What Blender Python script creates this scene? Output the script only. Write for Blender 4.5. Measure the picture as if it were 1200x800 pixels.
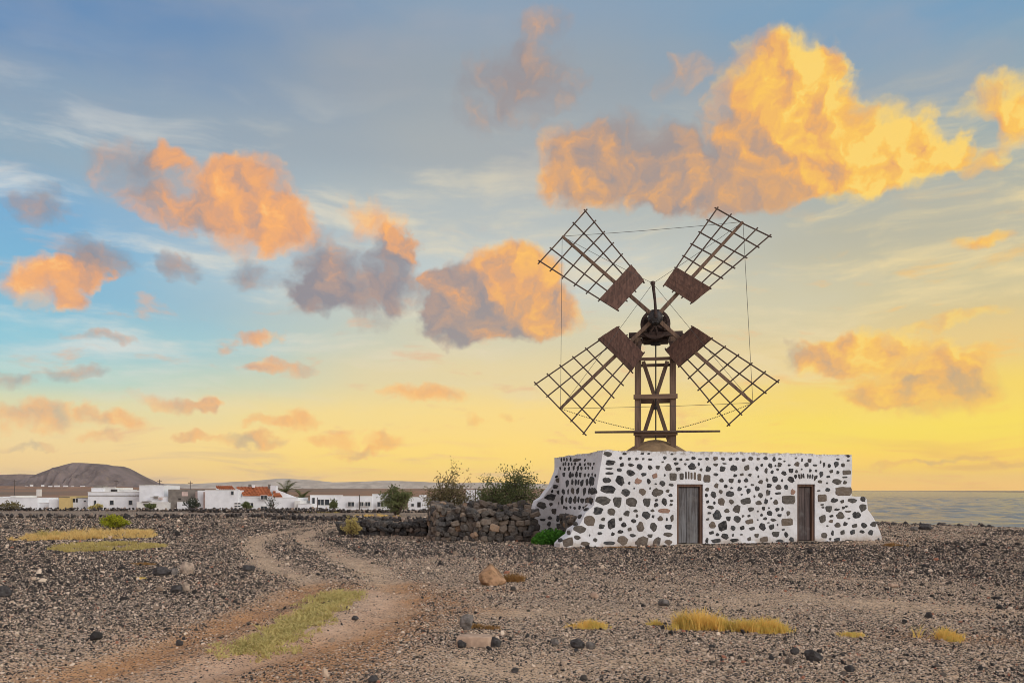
import bpy, bmesh, math, random
import numpy as np
from mathutils import Vector, Matrix, noise as mnoise

for o in list(bpy.data.objects):
    bpy.data.objects.remove(o)
scene = bpy.context.scene
COL = scene.collection
R = math.radians
rng = np.random.default_rng(7)
random.seed(7)

# ------------------------------------------------------------------ camera
F = 900.0            # focal length in photograph pixels (27 mm on a 36 mm sensor)
EYE = 1.65           # eye height in metres
HOR = 574.0          # row of the horizon
cam_d = bpy.data.cameras.new('camera')
cam_d.sensor_width = 36.0
cam_d.lens = 36.0 * F / 1200.0
cam_d.shift_y = (HOR - 400.0) / 1200.0
cam_d.clip_start = 0.1
cam_d.clip_end = 90000.0
cam = bpy.data.objects.new('camera', cam_d)
COL.objects.link(cam)
cam.location = (0, 0, EYE)
cam.rotation_euler = (R(90), 0, 0)
scene.camera = cam

def at(px, py, depth):
    return Vector(((px - 600.0) / F * depth, depth, EYE + (HOR - py) / F * depth))
def ground_xy(px, py):
    d = F * EYE / (py - HOR)
    return ((px - 600.0) / F * d, d)

def lin(c):
    out = []
    for v in c[:3]:
        v = v / 255.0
        out.append(v / 12.92 if v <= 0.04045 else ((v + 0.055) / 1.055) ** 2.4)
    return (out[0], out[1], out[2], 1.0)

# ------------------------------------------------------------------ render settings
scene.render.engine = 'CYCLES'
scene.cycles.use_denoising = True
scene.cycles.filter_width = 0.95
try:
    scene.cycles.denoiser = 'OPENIMAGEDENOISE'
    scene.cycles.denoising_prefilter = 'ACCURATE'
except Exception:
    pass
scene.cycles.max_bounces = 6
scene.cycles.diffuse_bounces = 3
scene.cycles.glossy_bounces = 3
scene.cycles.volume_bounces = 1
scene.cycles.sample_clamp_indirect = 8.0
vs = scene.view_settings
vs.view_transform = 'Standard'
vs.look = 'None'
vs.exposure = 0.0
vs.gamma = 1.0
vs.use_curve_mapping = False

# ------------------------------------------------------------------ node helper
class NT:
    def __init__(self, tree):
        self.t = tree; self.n = tree.nodes; self.l = tree.links
    def put(self, sock, v):
        if v is None: return
        if isinstance(v, bpy.types.NodeSocket): self.l.new(v, sock)
        elif hasattr(sock.default_value, '__len__'):
            k = len(sock.default_value)
            v = tuple(v)
            sock.default_value = (v + (1.0,) * k)[:k]
        else: sock.default_value = v
    def new(self, typ, **kw):
        n = self.n.new(typ)
        for k, v in kw.items(): setattr(n, k, v)
        return n
    def m(self, op, a=None, b=None, c=None, clamp=False):
        n = self.n.new('ShaderNodeMath'); n.operation = op; n.use_clamp = clamp
        for i, v in enumerate((a, b, c)): self.put(n.inputs[i], v)
        return n.outputs[0]
    def v(self, op, a=None, b=None, c=None, out=0):
        n = self.n.new('ShaderNodeVectorMath'); n.operation = op
        for i, v in enumerate((a, b, c)): self.put(n.inputs[i], v)
        return n.outputs['Value'] if out == 'v' else n.outputs[out]
    def ss(self, x, lo, hi, a=0.0, b=1.0):
        n = self.n.new('ShaderNodeMapRange'); n.interpolation_type = 'SMOOTHSTEP'
        for i, v in enumerate((x, lo, hi, a, b)): self.put(n.inputs[i], v)
        return n.outputs[0]
    def mr(self, x, lo, hi, a=0.0, b=1.0):
        n = self.n.new('ShaderNodeMapRange'); n.clamp = True
        for i, v in enumerate((x, lo, hi, a, b)): self.put(n.inputs[i], v)
        return n.outputs[0]
    def mix(self, f, a, b, mode='MIX'):
        n = self.n.new('ShaderNodeMix'); n.data_type = 'RGBA'; n.blend_type = mode
        self.put(n.inputs[0], f); self.put(n.inputs[6], a); self.put(n.inputs[7], b)
        return n.outputs[2]
    def noise(self, vec, scale, detail=3.0, rough=0.5, dist=0.0, out=0):
        n = self.n.new('ShaderNodeTexNoise')
        self.put(n.inputs['Vector'], vec)
        n.inputs['Scale'].default_value = scale; n.inputs['Detail'].default_value = detail
        n.inputs['Roughness'].default_value = rough; n.inputs['Distortion'].default_value = dist
        return n.outputs[out]
    def voro(self, vec, scale, feature='F1', rnd=1.0):
        n = self.n.new('ShaderNodeTexVoronoi'); n.feature = feature
        self.put(n.inputs['Vector'], vec)
        n.inputs['Scale'].default_value = scale; n.inputs['Randomness'].default_value = rnd
        return n
    def ramp(self, f, stops, interp='LINEAR'):
        n = self.n.new('ShaderNodeValToRGB'); cr = n.color_ramp; cr.interpolation = interp
        stops = sorted(stops, key=lambda s: s[0])
        while len(cr.elements) < len(stops): cr.elements.new(1.0)
        for e, (p, c) in zip(cr.elements, stops):
            e.position = p
        for i, (p, c) in enumerate(stops):
            cr.elements[i].position = p
            cr.elements[i].color = c if len(c) == 4 else (c[0], c[1], c[2], 1.0)
        self.put(n.inputs[0], f)
        return n.outputs[0]
    def sep(self, v):
        n = self.n.new('ShaderNodeSeparateXYZ'); self.put(n.inputs[0], v); return n.outputs
    def comb(self, x, y, z):
        n = self.n.new('ShaderNodeCombineXYZ')
        for i, v in enumerate((x, y, z)): self.put(n.inputs[i], v)
        return n.outputs[0]

# ------------------------------------------------------------------ sun lamp, moved behind the camera to brighten the front walls
SUN_AZ = R(128.0)     # measured from the view direction towards the right (the sea side)
SUN_EL = R(22.0)
sun_d = bpy.data.lights.new('sun', 'SUN')
sun_d.energy = 1.9
sun_d.angle = R(38.0)
sun_d.color = (1.0, 0.975, 0.96)
sun = bpy.data.objects.new('sun', sun_d)
COL.objects.link(sun)
sdir = Vector((math.sin(SUN_AZ) * math.cos(SUN_EL), math.cos(SUN_AZ) * math.cos(SUN_EL), math.sin(SUN_EL)))
sun.rotation_euler = (-sdir).to_track_quat('-Z', 'Y').to_euler()
sun.location = (30, -10, 30)

# ------------------------------------------------------------------ world: evening sky with broken clouds
world = bpy.data.worlds.new('World')
scene.world = world
world.use_nodes = True
wt = NT(world.node_tree)
wt.n.clear()
tc = wt.new('ShaderNodeTexCoord')
d = wt.v('NORMALIZE', tc.outputs['Generated'])
dx, dy, dz = wt.sep(d)
az = wt.m('ARCTAN2', dx, dy)
el = wt.m('ARCSINE', dz)
eln = wt.m('DIVIDE', el, math.pi / 2, clamp=True)
P = wt.comb(wt.m('MULTIPLY', az, 9.0), wt.m('MULTIPLY', el, 9.0), 0.0)   # sky chart: 1 unit = 1/9 rad

def sky_pt(px, py):
    a = math.atan2(px - 600.0, F)
    e = math.atan2(HOR - py, math.hypot(px - 600.0, F))
    return 9 * a, 9 * e
def el_of(px, py):
    return math.atan2(HOR - py, math.hypot(px - 600.0, F)) / (math.pi / 2)

left = [(50, 574, (232, 196, 146)), (50, 545, (244, 208, 142)), (50, 510, (246, 218, 158)), (50, 475, (226, 222, 178)),
        (50, 440, (176, 214, 208)), (50, 400, (146, 203, 219)), (50, 330, (124, 184, 216)), (50, 240, (120, 174, 212)),
        (50, 180, (142, 172, 192)), (50, 110, (136, 162, 186)), (50, 30, (96, 140, 186)), (50, -60, (92, 136, 184))]
mid = [(600, 574, (255, 206, 110)), (600, 540, (255, 217, 112)), (600, 490, (255, 221, 134)), (600, 440, (238, 217, 164)),
       (600, 395, (220, 212, 180)), (600, 330, (204, 210, 204)), (600, 250, (188, 194, 192)), (600, 180, (170, 176, 178)),
       (600, 90, (156, 166, 174)), (600, 0, (142, 163, 184))]
right = [(1150, 574, (255, 196, 88)), (1150, 545, (255, 208, 84)), (1150, 500, (255, 226, 84)), (1150, 455, (255, 221, 100)),
         (1150, 400, (240, 208, 136)), (1150, 330, (214, 200, 156)), (1150, 250, (190, 186, 164)), (1150, 170, (168, 178, 174)),
         (1150, 90, (144, 168, 182)), (1150, 0, (120, 160, 192))]
ZEN = (0.60, (196, 206, 218))  # zenith above the view, made brighter for ambient light
def mkramp(lst, low):
    st = [(el_of(x, y), tuple(v * (1.30 if y > 570 else 1.16 if y > 538 else 1.05 if y > 480 else 1.0) for v in lin(c)[:3]) + (1.0,)) for x, y, c in lst]
    st += [(ZEN[0], lin(ZEN[1])), (1.0, lin((204, 211, 220)))]
    return wt.ramp(eln, st, 'EASE')
wob = wt.noise(wt.v('MULTIPLY', P, (0.35, 0.9, 1.0)), 1.0, 3.0, 0.5)
rl, rm_, rr = mkramp(left, 0), mkramp(mid, 0), mkramp(right, 0)
glow = wt.m('COSINE', wt.m('SUBTRACT', az, R(50.0)))
glow = wt.m('ADD', glow, wt.m('MULTIPLY', wt.m('SUBTRACT', wob, 0.5), 0.35))
wr = wt.ss(glow, 0.66, 0.99)
wl = wt.ss(glow, 0.62, 0.10)
base = wt.mix(wl, rm_, rl)
base = wt.mix(wr, base, rr)
# unseen sky opposite the sunset, made bright pale rose to light the walls
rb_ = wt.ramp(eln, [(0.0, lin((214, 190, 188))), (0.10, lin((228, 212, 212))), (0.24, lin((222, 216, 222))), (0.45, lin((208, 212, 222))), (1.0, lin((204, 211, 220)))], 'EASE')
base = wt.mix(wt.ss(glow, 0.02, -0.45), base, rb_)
# physical twilight sky underneath
sky = wt.new('ShaderNodeTexSky', sky_type='NISHITA')
sky.sun_disc = False
sky.sun_elevation = SUN_EL
sky.sun_rotation = SUN_AZ
sky.air_density = 1.4
sky.dust_density = 2.5
nish = wt.mix(1.0, sky.outputs[0], (0.1, 0.1, 0.1, 1), 'MULTIPLY')
base = wt.mix(0.06, base, nish)
# high thin veil: long streaks
warp = wt.noise(P, 0.55, 2.0, 0.5, 0.0, 1)
Pw = wt.v('MULTIPLY_ADD', warp, (1.3, 0.5, 0.0), P)
st1 = wt.noise(wt.v('MULTIPLY', Pw, (0.42, 2.1, 1.0)), 1.0, 6.0, 0.60)
veil = wt.ss(st1, 0.47, 0.70)
veil_h = wt.m('MULTIPLY', wt.ss(eln, 0.03, 0.12), wt.ss(eln, 0.32, 0.20))
veil_c = wt.mix(wr, wt.mix(wl, (0.80, 0.70, 0.50, 1), (0.78, 0.77, 0.72, 1)), (0.95, 0.74, 0.36, 1))
base = wt.mix(wt.m('MULTIPLY', wt.m('MULTIPLY', veil, veil_h), 0.75), base, veil_c)
st2 = wt.noise(wt.v('MULTIPLY', Pw, (0.3, 0.75, 1.0)), 1.0, 5.0, 0.55)
veil2 = wt.m('MULTIPLY', wt.ss(st2, 0.45, 0.72), wt.ss(eln, 0.16, 0.30))
base = wt.mix(wt.m('MULTIPLY', veil2, 0.45), base, lin((166, 168, 176)))
# low dusky bank on the horizon
bank_n = wt.noise(wt.v('MULTIPLY', Pw, (0.5, 4.5, 1.0)), 1.3, 4.0, 0.55)
bank = wt.m('MULTIPLY', wt.ss(bank_n, 0.50, 0.66), wt.ss(eln, 0.055, 0.012))
base = wt.mix(wt.m('MULTIPLY', bank, 0.5), base, wt.mix(wr, lin((206, 178, 156)), lin((232, 178, 104))))

# faint peach shreds low in the sky
sh = wt.noise(wt.v('MULTIPLY', Pw, (1.1, 3.4, 1.0)), 1.15, 6.0, 0.58)
shm = wt.m('MULTIPLY', wt.ss(sh, 0.55, 0.72), wt.m('MULTIPLY', wt.ss(eln, 0.018, 0.05), wt.ss(eln, 0.24, 0.12)))
base = wt.mix(wt.m('MULTIPLY', shm, 0.55), base, wt.mix(wr, lin((232, 178, 140)), lin((255, 196, 96))))
# broken low clouds: (px, py, rx, ry, amount, sunlit share)
CL = [
 (676,198,46,34,.9,.5),(735,174,62,34,1,.02),(745,214,95,24,1,.36),(830,196,70,44,1,.16),(890,118,48,48,1,.62),
 (938,106,58,44,1,.95),(966,80,30,20,.8,.9),(930,165,72,50,1,.6),(1000,180,78,44,1,1),(1062,186,50,30,1,1),(1100,182,26,17,.8,.95),
 (890,220,120,20,.9,.3),(1148,178,26,15,.7,.8),(1175,114,48,20,.9,.85),(1196,136,30,20,.8,.8),(1150,285,32,9,.75,.7),
 (1035,408,78,24,1,.85),(985,416,44,22,.9,.6),(1080,452,70,27,1,.55),(1095,447,40,14,.6,.1),(1035,462,44,13,.8,.85),(1125,420,34,14,.7,1),
 (930,412,22,13,.6,.1),(1120,372,44,8,.6,.8),(1150,541,70,5,.6,.35),(1060,545,50,4,.5,.4),
 (585,345,78,42,1,.40),(602,318,40,26,1,.9),(640,364,46,24,.95,.62),(542,356,40,40,1,.08),(572,378,72,22,1,.18),(518,324,15,10,.7,.6),
 (388,322,44,42,1,.08),(466,314,33,38,1,.1),(477,287,18,12,.9,.85),(374,350,34,24,.8,.12),(440,352,26,30,.5,.1),
 (302,316,30,18,.7,.05),(206,306,26,15,.7,.05),
 (285,236,58,44,1,.66),(268,214,40,28,.9,.78),(332,262,34,24,.9,.74),(214,247,50,18,.85,.42),(158,202,52,26,.75,.25),(196,190,22,13,.7,.65),
 (435,258,34,20,.75,.8),(54,330,46,28,1,.9),(92,320,30,16,.8,.7),(112,300,36,22,.85,.05),(40,236,32,20,.7,.05),(82,356,20,12,.7,.75),
 (120,397,36,8,.7,.45),(300,394,26,10,.8,.7),(326,430,42,8,.8,.62),(256,401,15,8,.6,.5),
 (35,488,58,16,1,.7),(92,445,32,10,.7,.3),(20,448,26,9,.7,.3),(138,498,32,12,1,.85),(114,518,28,7,.8,.7),
 (212,470,46,10,.95,.7),(246,470,20,11,.9,.85),(300,513,38,10,1,.55),(352,487,26,14,1,.88),(312,491,22,6,.7,.7),
 (390,511,22,8,.9,.88),(448,517,26,9,.95,.82),(414,525,28,5,.8,.7),(500,462,38,12,1,.85),(226,510,28,6,.8,.6),
 (556,495,14,8,.55,.7),(595,493,12,8,.55,.7),(30,520,28,4,.6,.3),
 (628,82,46,46,.42,.0),(636,30,34,15,.42,.32),(596,112,76,36,.5,.0),(802,86,32,18,.5,.35),
]
w1 = wt.noise(P, 1.5, 4.0, 0.55, 0.0, 1)
w2 = wt.noise(P, 5.5, 4.0, 0.6, 0.0, 1)
Q = wt.v('MULTIPLY_ADD', wt.v('SUBTRACT', w1, (0.5, 0.5, 0.5)), (0.85, 0.60, 0.0), P)
Q = wt.v('MULTIPLY_ADD', wt.v('SUBTRACT', w2, (0.5, 0.5, 0.5)), (0.20, 0.16, 0.0), Q)
S = None; L = None
for (px, py, rx, ry, amp, lit) in CL:
    cx, cy = sky_pt(px, py)
    k = 1.0 / math.hypot((px - 600) / F, 1.0)
    ax = 100.0 / (rx * 1.28 * k); ay = 100.0 / (ry * 1.34 * k)
    q = wt.v('MULTIPLY_ADD', Q, (ax, ay, 0.0), (-cx * ax, -cy * ay, 0.0))
    r2 = wt.v('DOT_PRODUCT', q, q, out='v')
    w = wt.m('MULTIPLY_ADD', r2, -amp, amp, clamp=True)
    if S is None:
        S = w; L = wt.m('MULTIPLY', w, lit)
    else:
        S = wt.m('ADD', S, w); L = wt.m('MULTIPLY_ADD', w, lit, L)
# the same kind of broken cloud goes on all round the rest of the sky
gen = wt.noise(wt.v('MULTIPLY', Q, (0.45, 0.75, 1.0)), 1.0, 3.0, 0.5)
out_az = wt.ss(wt.m('ABSOLUTE', az), R(34.0), R(44.0))
out_el = wt.ss(el, R(34.0), R(42.0))
outm = wt.m('MAXIMUM', out_az, out_el)
genw = wt.m('MULTIPLY', wt.m('MULTIPLY', wt.ss(gen, 0.54, 0.68), outm), wt.ss(el, 0.0, 0.12))
S = wt.m('ADD', S, genw); L = wt.m('MULTIPLY_ADD', genw, 0.6, L)
fine = wt.noise(Q, 3.0, 6.0, 0.55)
Qs = wt.v('ADD', Q, (0.15, 0.09, 0.0))
fine2 = wt.noise(Qs, 3.0, 4.0, 0.5)
dens = wt.m('ADD', S, wt.m('MULTIPLY', wt.m('SUBTRACT', fine, 0.5), 1.1))
gate = wt.ss(S, 0.02, 0.25)
alpha = wt.m('MULTIPLY', wt.ss(dens, 0.02, 1.05), gate)
litf = wt.m('DIVIDE', L, wt.m('MAXIMUM', S, 0.001))
rel = wt.m('MULTIPLY', wt.m('SUBTRACT', fine, fine2), 1.35)
edge = wt.ss(dens, 1.0, 0.25, -0.02, 0.16)
litf = wt.m('ADD', wt.m('ADD', litf, rel), wt.m('MULTIPLY', edge, litf), clamp=True)
cl_left = wt.ramp(litf, [(0.0, lin((146, 141, 148))), (0.3, lin((176, 152, 144))), (0.62, lin((228, 166, 122))), (0.9, lin((252, 178, 108))), (1.0, lin((255, 192, 120)))])
cl_right = wt.ramp(litf, [(0.0, lin((164, 150, 146))), (0.3, lin((200, 160, 130))), (0.62, lin((240, 176, 104))), (0.9, lin((255, 200, 92))), (1.0, lin((255, 214, 110)))])
hz = wt.ss(eln, 0.16, 0.02, 0.0, 0.35)
ccol = wt.mix(wt.ss(glow, 0.45, 0.85), cl_left, cl_right)
ccol = wt.mix(hz, ccol, base)
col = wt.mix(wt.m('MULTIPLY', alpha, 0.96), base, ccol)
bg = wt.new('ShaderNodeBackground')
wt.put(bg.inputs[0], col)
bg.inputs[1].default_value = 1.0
wo = wt.new('ShaderNodeOutputWorld')
wt.l.new(bg.outputs[0], wo.inputs[0])
world.cycles.sampling_method = 'MANUAL'
world.cycles.sample_map_resolution = 512

# ------------------------------------------------------------------ object helpers
def tag(o, label=None, cat=None, group=None, kind=None):
    if label: o['label'] = label
    if cat: o['category'] = cat
    if group: o['group'] = group
    o['kind'] = kind or 'thing'
    if not cat and not kind and not label: del o['kind']
    return o
def empty(name, loc=(0, 0, 0), rz=0.0):
    o = bpy.data.objects.new(name, None)
    o.empty_display_size = 0.3
    o.location = loc; o.rotation_euler = (0, 0, rz)
    COL.objects.link(o)
    return o
def link(name, me, parent=None, loc=None, rot=None, scale=None):
    o = bpy.data.objects.new(name, me)
    COL.objects.link(o)
    if parent is not None: o.parent = parent
    if loc is not None: o.location = loc
    if rot is not None: o.rotation_euler = rot
    if scale is not None: o.scale = scale
    return o
class MB:
    def __init__(self): self.v = []; self.f = []
    def poly(self, pts, faces):
        b = len(self.v)
        self.v += [tuple(p) for p in pts]
        self.f += [tuple(i + b for i in f) for f in faces]
    def box(self, x0, x1, y0, y1, z0, z1):
        self.poly([(x0,y0,z0),(x1,y0,z0),(x1,y1,z0),(x0,y1,z0),(x0,y0,z1),(x1,y0,z1),(x1,y1,z1),(x0,y1,z1)],
                  [(0,3,2,1),(4,5,6,7),(0,1,5,4),(1,2,6,5),(2,3,7,6),(3,0,4,7)])
    def beam(self, a, b, w, h=None, w2=None, h2=None, up=(0, 1, 0), wob=0.0):
        """rectangular timber from a to b; w across, h along `up`"""
        h = h or w; w2 = w2 or w; h2 = h2 or h
        a = Vector(a); b = Vector(b); t = (b - a).normalized()
        u = Vector(up); u = (u - t * u.dot(t))
        if u.length < 1e-4: u = Vector((0, 0, 1)) - t * t.z
        if u.length < 1e-4: u = Vector((1, 0, 0))
        u.normalize(); s = t.cross(u)
        pts = []
        for c, ww, hh in ((a, w, h), (b, w2, h2)):
            for i, j in ((-1,-1),(1,-1),(1,1),(-1,1)):
                pts.append(c + s * (i * ww / 2) + u * (j * hh / 2))
        self.poly(pts, [(0,1,2,3),(7,6,5,4),(0,4,5,1),(1,5,6,2),(2,6,7,3),(3,7,4,0)])
    def tube(self, pts, rads, n=6, caps=True):
        pts = [Vector(p) for p in pts]
        if not hasattr(rads, '__len__'): rads = [rads] * len(pts)
        b = len(self.v); prev = None
        for i, p in enumerate(pts):
            t = (pts[min(i + 1, len(pts) - 1)] - pts[max(i - 1, 0)]).normalized()
            u = prev if prev is not None else (Vector((0, 0, 1)) if abs(t.z) < .9 else Vector((1, 0, 0)))
            u = (u - t * u.dot(t)).normalized(); prev = u; s = t.cross(u)
            for k in range(n):
                a = 2 * math.pi * k / n
                self.v.append(tuple(p + (u * math.cos(a) + s * math.sin(a)) * rads[i]))
        for i in range(len(pts) - 1):
            for k in range(n):
                k2 = (k + 1) % n
                self.f.append((b+i*n+k, b+i*n+k2, b+(i+1)*n+k2, b+(i+1)*n+k))
        if caps:
            self.f.append(tuple(b + k for k in range(n))[::-1])
            self.f.append(tuple(b + (len(pts)-1)*n + k for k in range(n)))
    def lathe(self, prof, c=(0,0,0), n=24, axis='z', jit=0.0):
        b = len(self.v)
        for r, z in prof:
            for k in range(n):
                a = 2*math.pi*k/n
                rr = r * (1 + jit * random.uniform(-1, 1))
                if axis == 'z': p = (c[0]+rr*math.cos(a), c[1]+rr*math.sin(a), c[2]+z)
                else: p = (c[0]+rr*math.cos(a), c[1]+z, c[2]+rr*math.sin(a))
                self.v.append(p)
        for i in range(len(prof)-1):
            for k in range(n):
                k2 = (k+1) % n
                q = (b+i*n+k, b+i*n+k2, b+(i+1)*n+k2, b+(i+1)*n+k)
                self.f.append(q if axis == 'z' else q[::-1])
        lo = tuple(b+k for k in range(n)); hi = tuple(b+(len(prof)-1)*n+k for k in range(n))
        self.f.append(lo[::-1] if axis == 'z' else lo); self.f.append(hi if axis == 'z' else hi[::-1])
    def mesh(self, name, mat, smooth=False):
        me = bpy.data.meshes.new(name)
        me.from_pydata(self.v, [], self.f)
        me.validate()
        if smooth: me.polygons.foreach_set('use_smooth', [True] * len(me.polygons))
        if mat: me.materials.append(mat)
        me.update()
        return me
    def build(self, name, mat, parent=None, smooth=False, bevel=0.0):
        o = link(name, self.mesh(name, mat, smooth), parent)
        if bevel:
            m = o.modifiers.new('bevel', 'BEVEL'); m.width = bevel; m.segments = 1; m.limit_method = 'ANGLE'
        return o
def np_mesh(name, verts, faces, mat, smooth=False):
    """verts (n,3), faces (m,k) numpy"""
    me = bpy.data.meshes.new(name)
    n, m, k = len(verts), len(faces), faces.shape[1]
    me.vertices.add(n); me.vertices.foreach_set('co', verts.astype(np.float32).ravel())
    me.loops.add(m * k); me.loops.foreach_set('vertex_index', faces.astype(np.int32).ravel())
    me.polygons.add(m)
    me.polygons.foreach_set('loop_start', np.arange(0, m * k, k, dtype=np.int32))
    me.polygons.foreach_set('loop_total', np.full(m, k, dtype=np.int32))
    if smooth: me.polygons.foreach_set('use_smooth', np.ones(m, dtype=bool))
    me.update(calc_edges=True)
    if mat: me.materials.append(mat)
    return me

# ------------------------------------------------------------------ materials
def mat(name, rough=0.85, spec=0.25):
    m = bpy.data.materials.new(name); m.use_nodes = True
    t = NT(m.node_tree); b = m.node_tree.nodes['Principled BSDF']
    b.inputs['Roughness'].default_value = rough
    b.inputs['Specular IOR Level'].default_value = spec
    return m, t, b
def bump(t, b, h, strength=0.4, dist=0.02):
    n = t.new('ShaderNodeBump'); n.inputs['Strength'].default_value = strength; n.inputs['Distance'].default_value = dist
    t.put(n.inputs['Height'], h); t.l.new(n.outputs[0], b.inputs['Normal'])
def pos(t): return t.new('ShaderNodeNewGeometry').outputs['Position']
def objco(t): return t.new('ShaderNodeTexCoord').outputs['Object']
def orand(t): return t.new('ShaderNodeObjectInfo').outputs['Random']

def m_plaster():
    m, t, b = mat('lime_plaster', 0.9, 0.2)
    p = pos(t)
    n1 = t.noise(p, 1.3, 5, .6); n2 = t.noise(p, 9.0, 5, .65)
    _, _, z = t.sep(p)
    c = t.mix(t.ss(n1, .42, .68), (.73, .725, .73, 1), (.62, .605, .595, 1))
    c = t.mix(t.m('MULTIPLY', t.ss(n2, .56, .74), .5), c, (.52, .49, .45, 1))
    # worn, stained base and parapet edge
    foot = t.m('MULTIPLY', t.ss(t.m('ADD', z, t.m('MULTIPLY', n2, .35)), .42, .16), t.ss(n1, .40, .56))
    c = t.mix(t.m('MULTIPLY', foot, .7), c, (.40, .31, .23, 1))
    topw = t.m('MULTIPLY', t.ss(t.m('ADD', z, t.m('MULTIPLY', n2, .3)), 2.84, 2.98), t.ss(n2, .42, .6))
    c = t.mix(t.m('MULTIPLY', topw, .85), c, (.30, .26, .22, 1))
    drip = t.noise(t.v('MULTIPLY', p, (5, 5, .5)), 1.0, 3, .6)
    c = t.mix(t.m('MULTIPLY', t.ss(drip, .58, .75), .18), c, (.45, .42, .40, 1))
    t.put(b.inputs['Base Color'], c)
    h = t.m('ADD', t.m('MULTIPLY', t.noise(p, 5.0, 4, .6), 1.0), t.m('MULTIPLY', t.noise(p, 26.0, 4, .6), .35))
    bump(t, b, h, .65, .05)
    return m
def m_stone(name, stops, scale=9.0, contrast=.55):
    m, t, b = mat(name, 0.88, 0.25)
    o = objco(t); r = orand(t)
    v = t.v('ADD', o, t.v('MULTIPLY', t.comb(r, r, r), (31.0, 17.0, 53.0)))
    base = t.ramp(r, stops, 'CONSTANT')
    n = t.noise(v, 1.6, 6, .68); n2 = t.noise(v, 5.0, 4, .7)
    c = t.mix(t.m('MULTIPLY', t.ss(n, .40, .66), contrast), base, t.mix(.5, base, (.34, .31, .27, 1)))
    c = t.mix(t.m('MULTIPLY', t.ss(n2, .56, .66), contrast), c, (.018, .017, .018, 1))
    t.put(b.inputs['Base Color'], c)
    bump(t, b, t.m('ADD', n, t.m('MULTIPLY', n2, .6)), .7, .05)
    return m
def m_wood(name, c1, c2, axis='z', rough=.8, gray=0.0):
    m, t, b = mat(name, rough, .25)
    o = objco(t); r = orand(t)
    sc = {'x': (.9, 14, 14), 'y': (14, .9, 14), 'z': (14, 14, .9)}[axis]
    v = t.v('ADD', t.v('MULTIPLY', o, sc), t.comb(t.m('MULTIPLY', r, 37.), t.m('MULTIPLY', r, 11.), 0.))
    n = t.noise(v, 1.0, 5, .62, .4)
    n2 = t.noise(o, 3.0, 3, .6)
    c = t.mix(t.ss(n, .36, .64), c1 + (1,), c2 + (1,))
    c = t.mix(t.m('MULTIPLY', t.ss(n2, .45, .7), gray), c, (.27, .26, .25, 1))
    c = t.mix(t.m('MULTIPLY', t.m('SUBTRACT', r, .5), .55), c, (.02, .014, .012, 1))
    t.put(b.inputs['Base Color'], c)
    bump(t, b, n, .5, .012)
    return m
def m_flat(name, col, rough=.8, var=.25, scale=2.0, spec=.25, metallic=0.0):
    m, t, b = mat(name, rough, spec)
    b.inputs['Metallic'].default_value = metallic
    n = t.noise(pos(t), scale, 5, .62)
    d_ = tuple(x * (1 - var) for x in col)
    t.put(b.inputs['Base Color'], t.mix(t.ss(n, .35, .68), col + (1,), d_ + (1,)))
    bump(t, b, n, .25, .03)
    return m
def m_leaf(name, c1, c2, c3=None, scale=3.0):
    m, t, b = mat(name, .75, .2)
    n = t.noise(pos(t), scale, 3, .6)
    wn = t.new('ShaderNodeTexWhiteNoise'); wn.noise_dimensions = '3D'
    t.put(wn.inputs['Vector'], t.v('FLOOR', t.v('MULTIPLY', pos(t), (60., 60., 60.))))
    c = t.mix(t.ss(n, .38, .62), c1 + (1,), c2 + (1,))
    if c3: c = t.mix(t.m('MULTIPLY', t.ss(wn.outputs[0], .55, .9), .8), c, c3 + (1,))
    t.put(b.inputs['Base Color'], c)
    b.inputs['Transmission Weight'].default_value = 0.0
    tr = t.new('ShaderNodeBsdfTranslucent'); t.put(tr.inputs[0], c)
    mx = t.new('ShaderNodeMixShader'); mx.inputs[0].default_value = .3
    out = m.node_tree.nodes['Material Output']
    t.l.new(b.outputs[0], mx.inputs[1]); t.l.new(tr.outputs[0], mx.inputs[2]); t.l.new(mx.outputs[0], out.inputs[0])
    return m
BAS = [(0.0, (.034, .036, .040, 1)), (.22, (.050, .051, .053, 1)), (.42, (.026, .026, .028, 1)), (.58, (.075, .070, .064, 1)),
       (.72, (.042, .047, .054, 1)), (.86, (.10, .085, .07, 1)), (.94, (.060, .052, .046, 1))]
TAN = [(0.0, (.13, .102, .080, 1)), (.25, (.09, .078, .068, 1)), (.5, (.16, .122, .092, 1)), (.75, (.105, .09, .075, 1))]
PIN = [(0.0, (.36, .21, .15, 1)), (.5, (.30, .17, .12, 1))]
DRY = [(0.0, (.075, .064, .055, 1)), (.2, (.145, .115, .092, 1)), (.36, (.055, .050, .048, 1)), (.52, (.20, .155, .118, 1)),
       (.66, (.10, .085, .072, 1)), (.80, (.28, .215, .16, 1)), (.88, (.08, .075, .072, 1)), (.95, (.36, .235, .15, 1))]
DRK = [(0.0, (.045, .041, .040, 1)), (.3, (.08, .07, .063, 1)), (.55, (.033, .031, .031, 1)), (.78, (.13, .105, .086, 1)), (.92, (.22, .165, .13, 1))]
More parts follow.
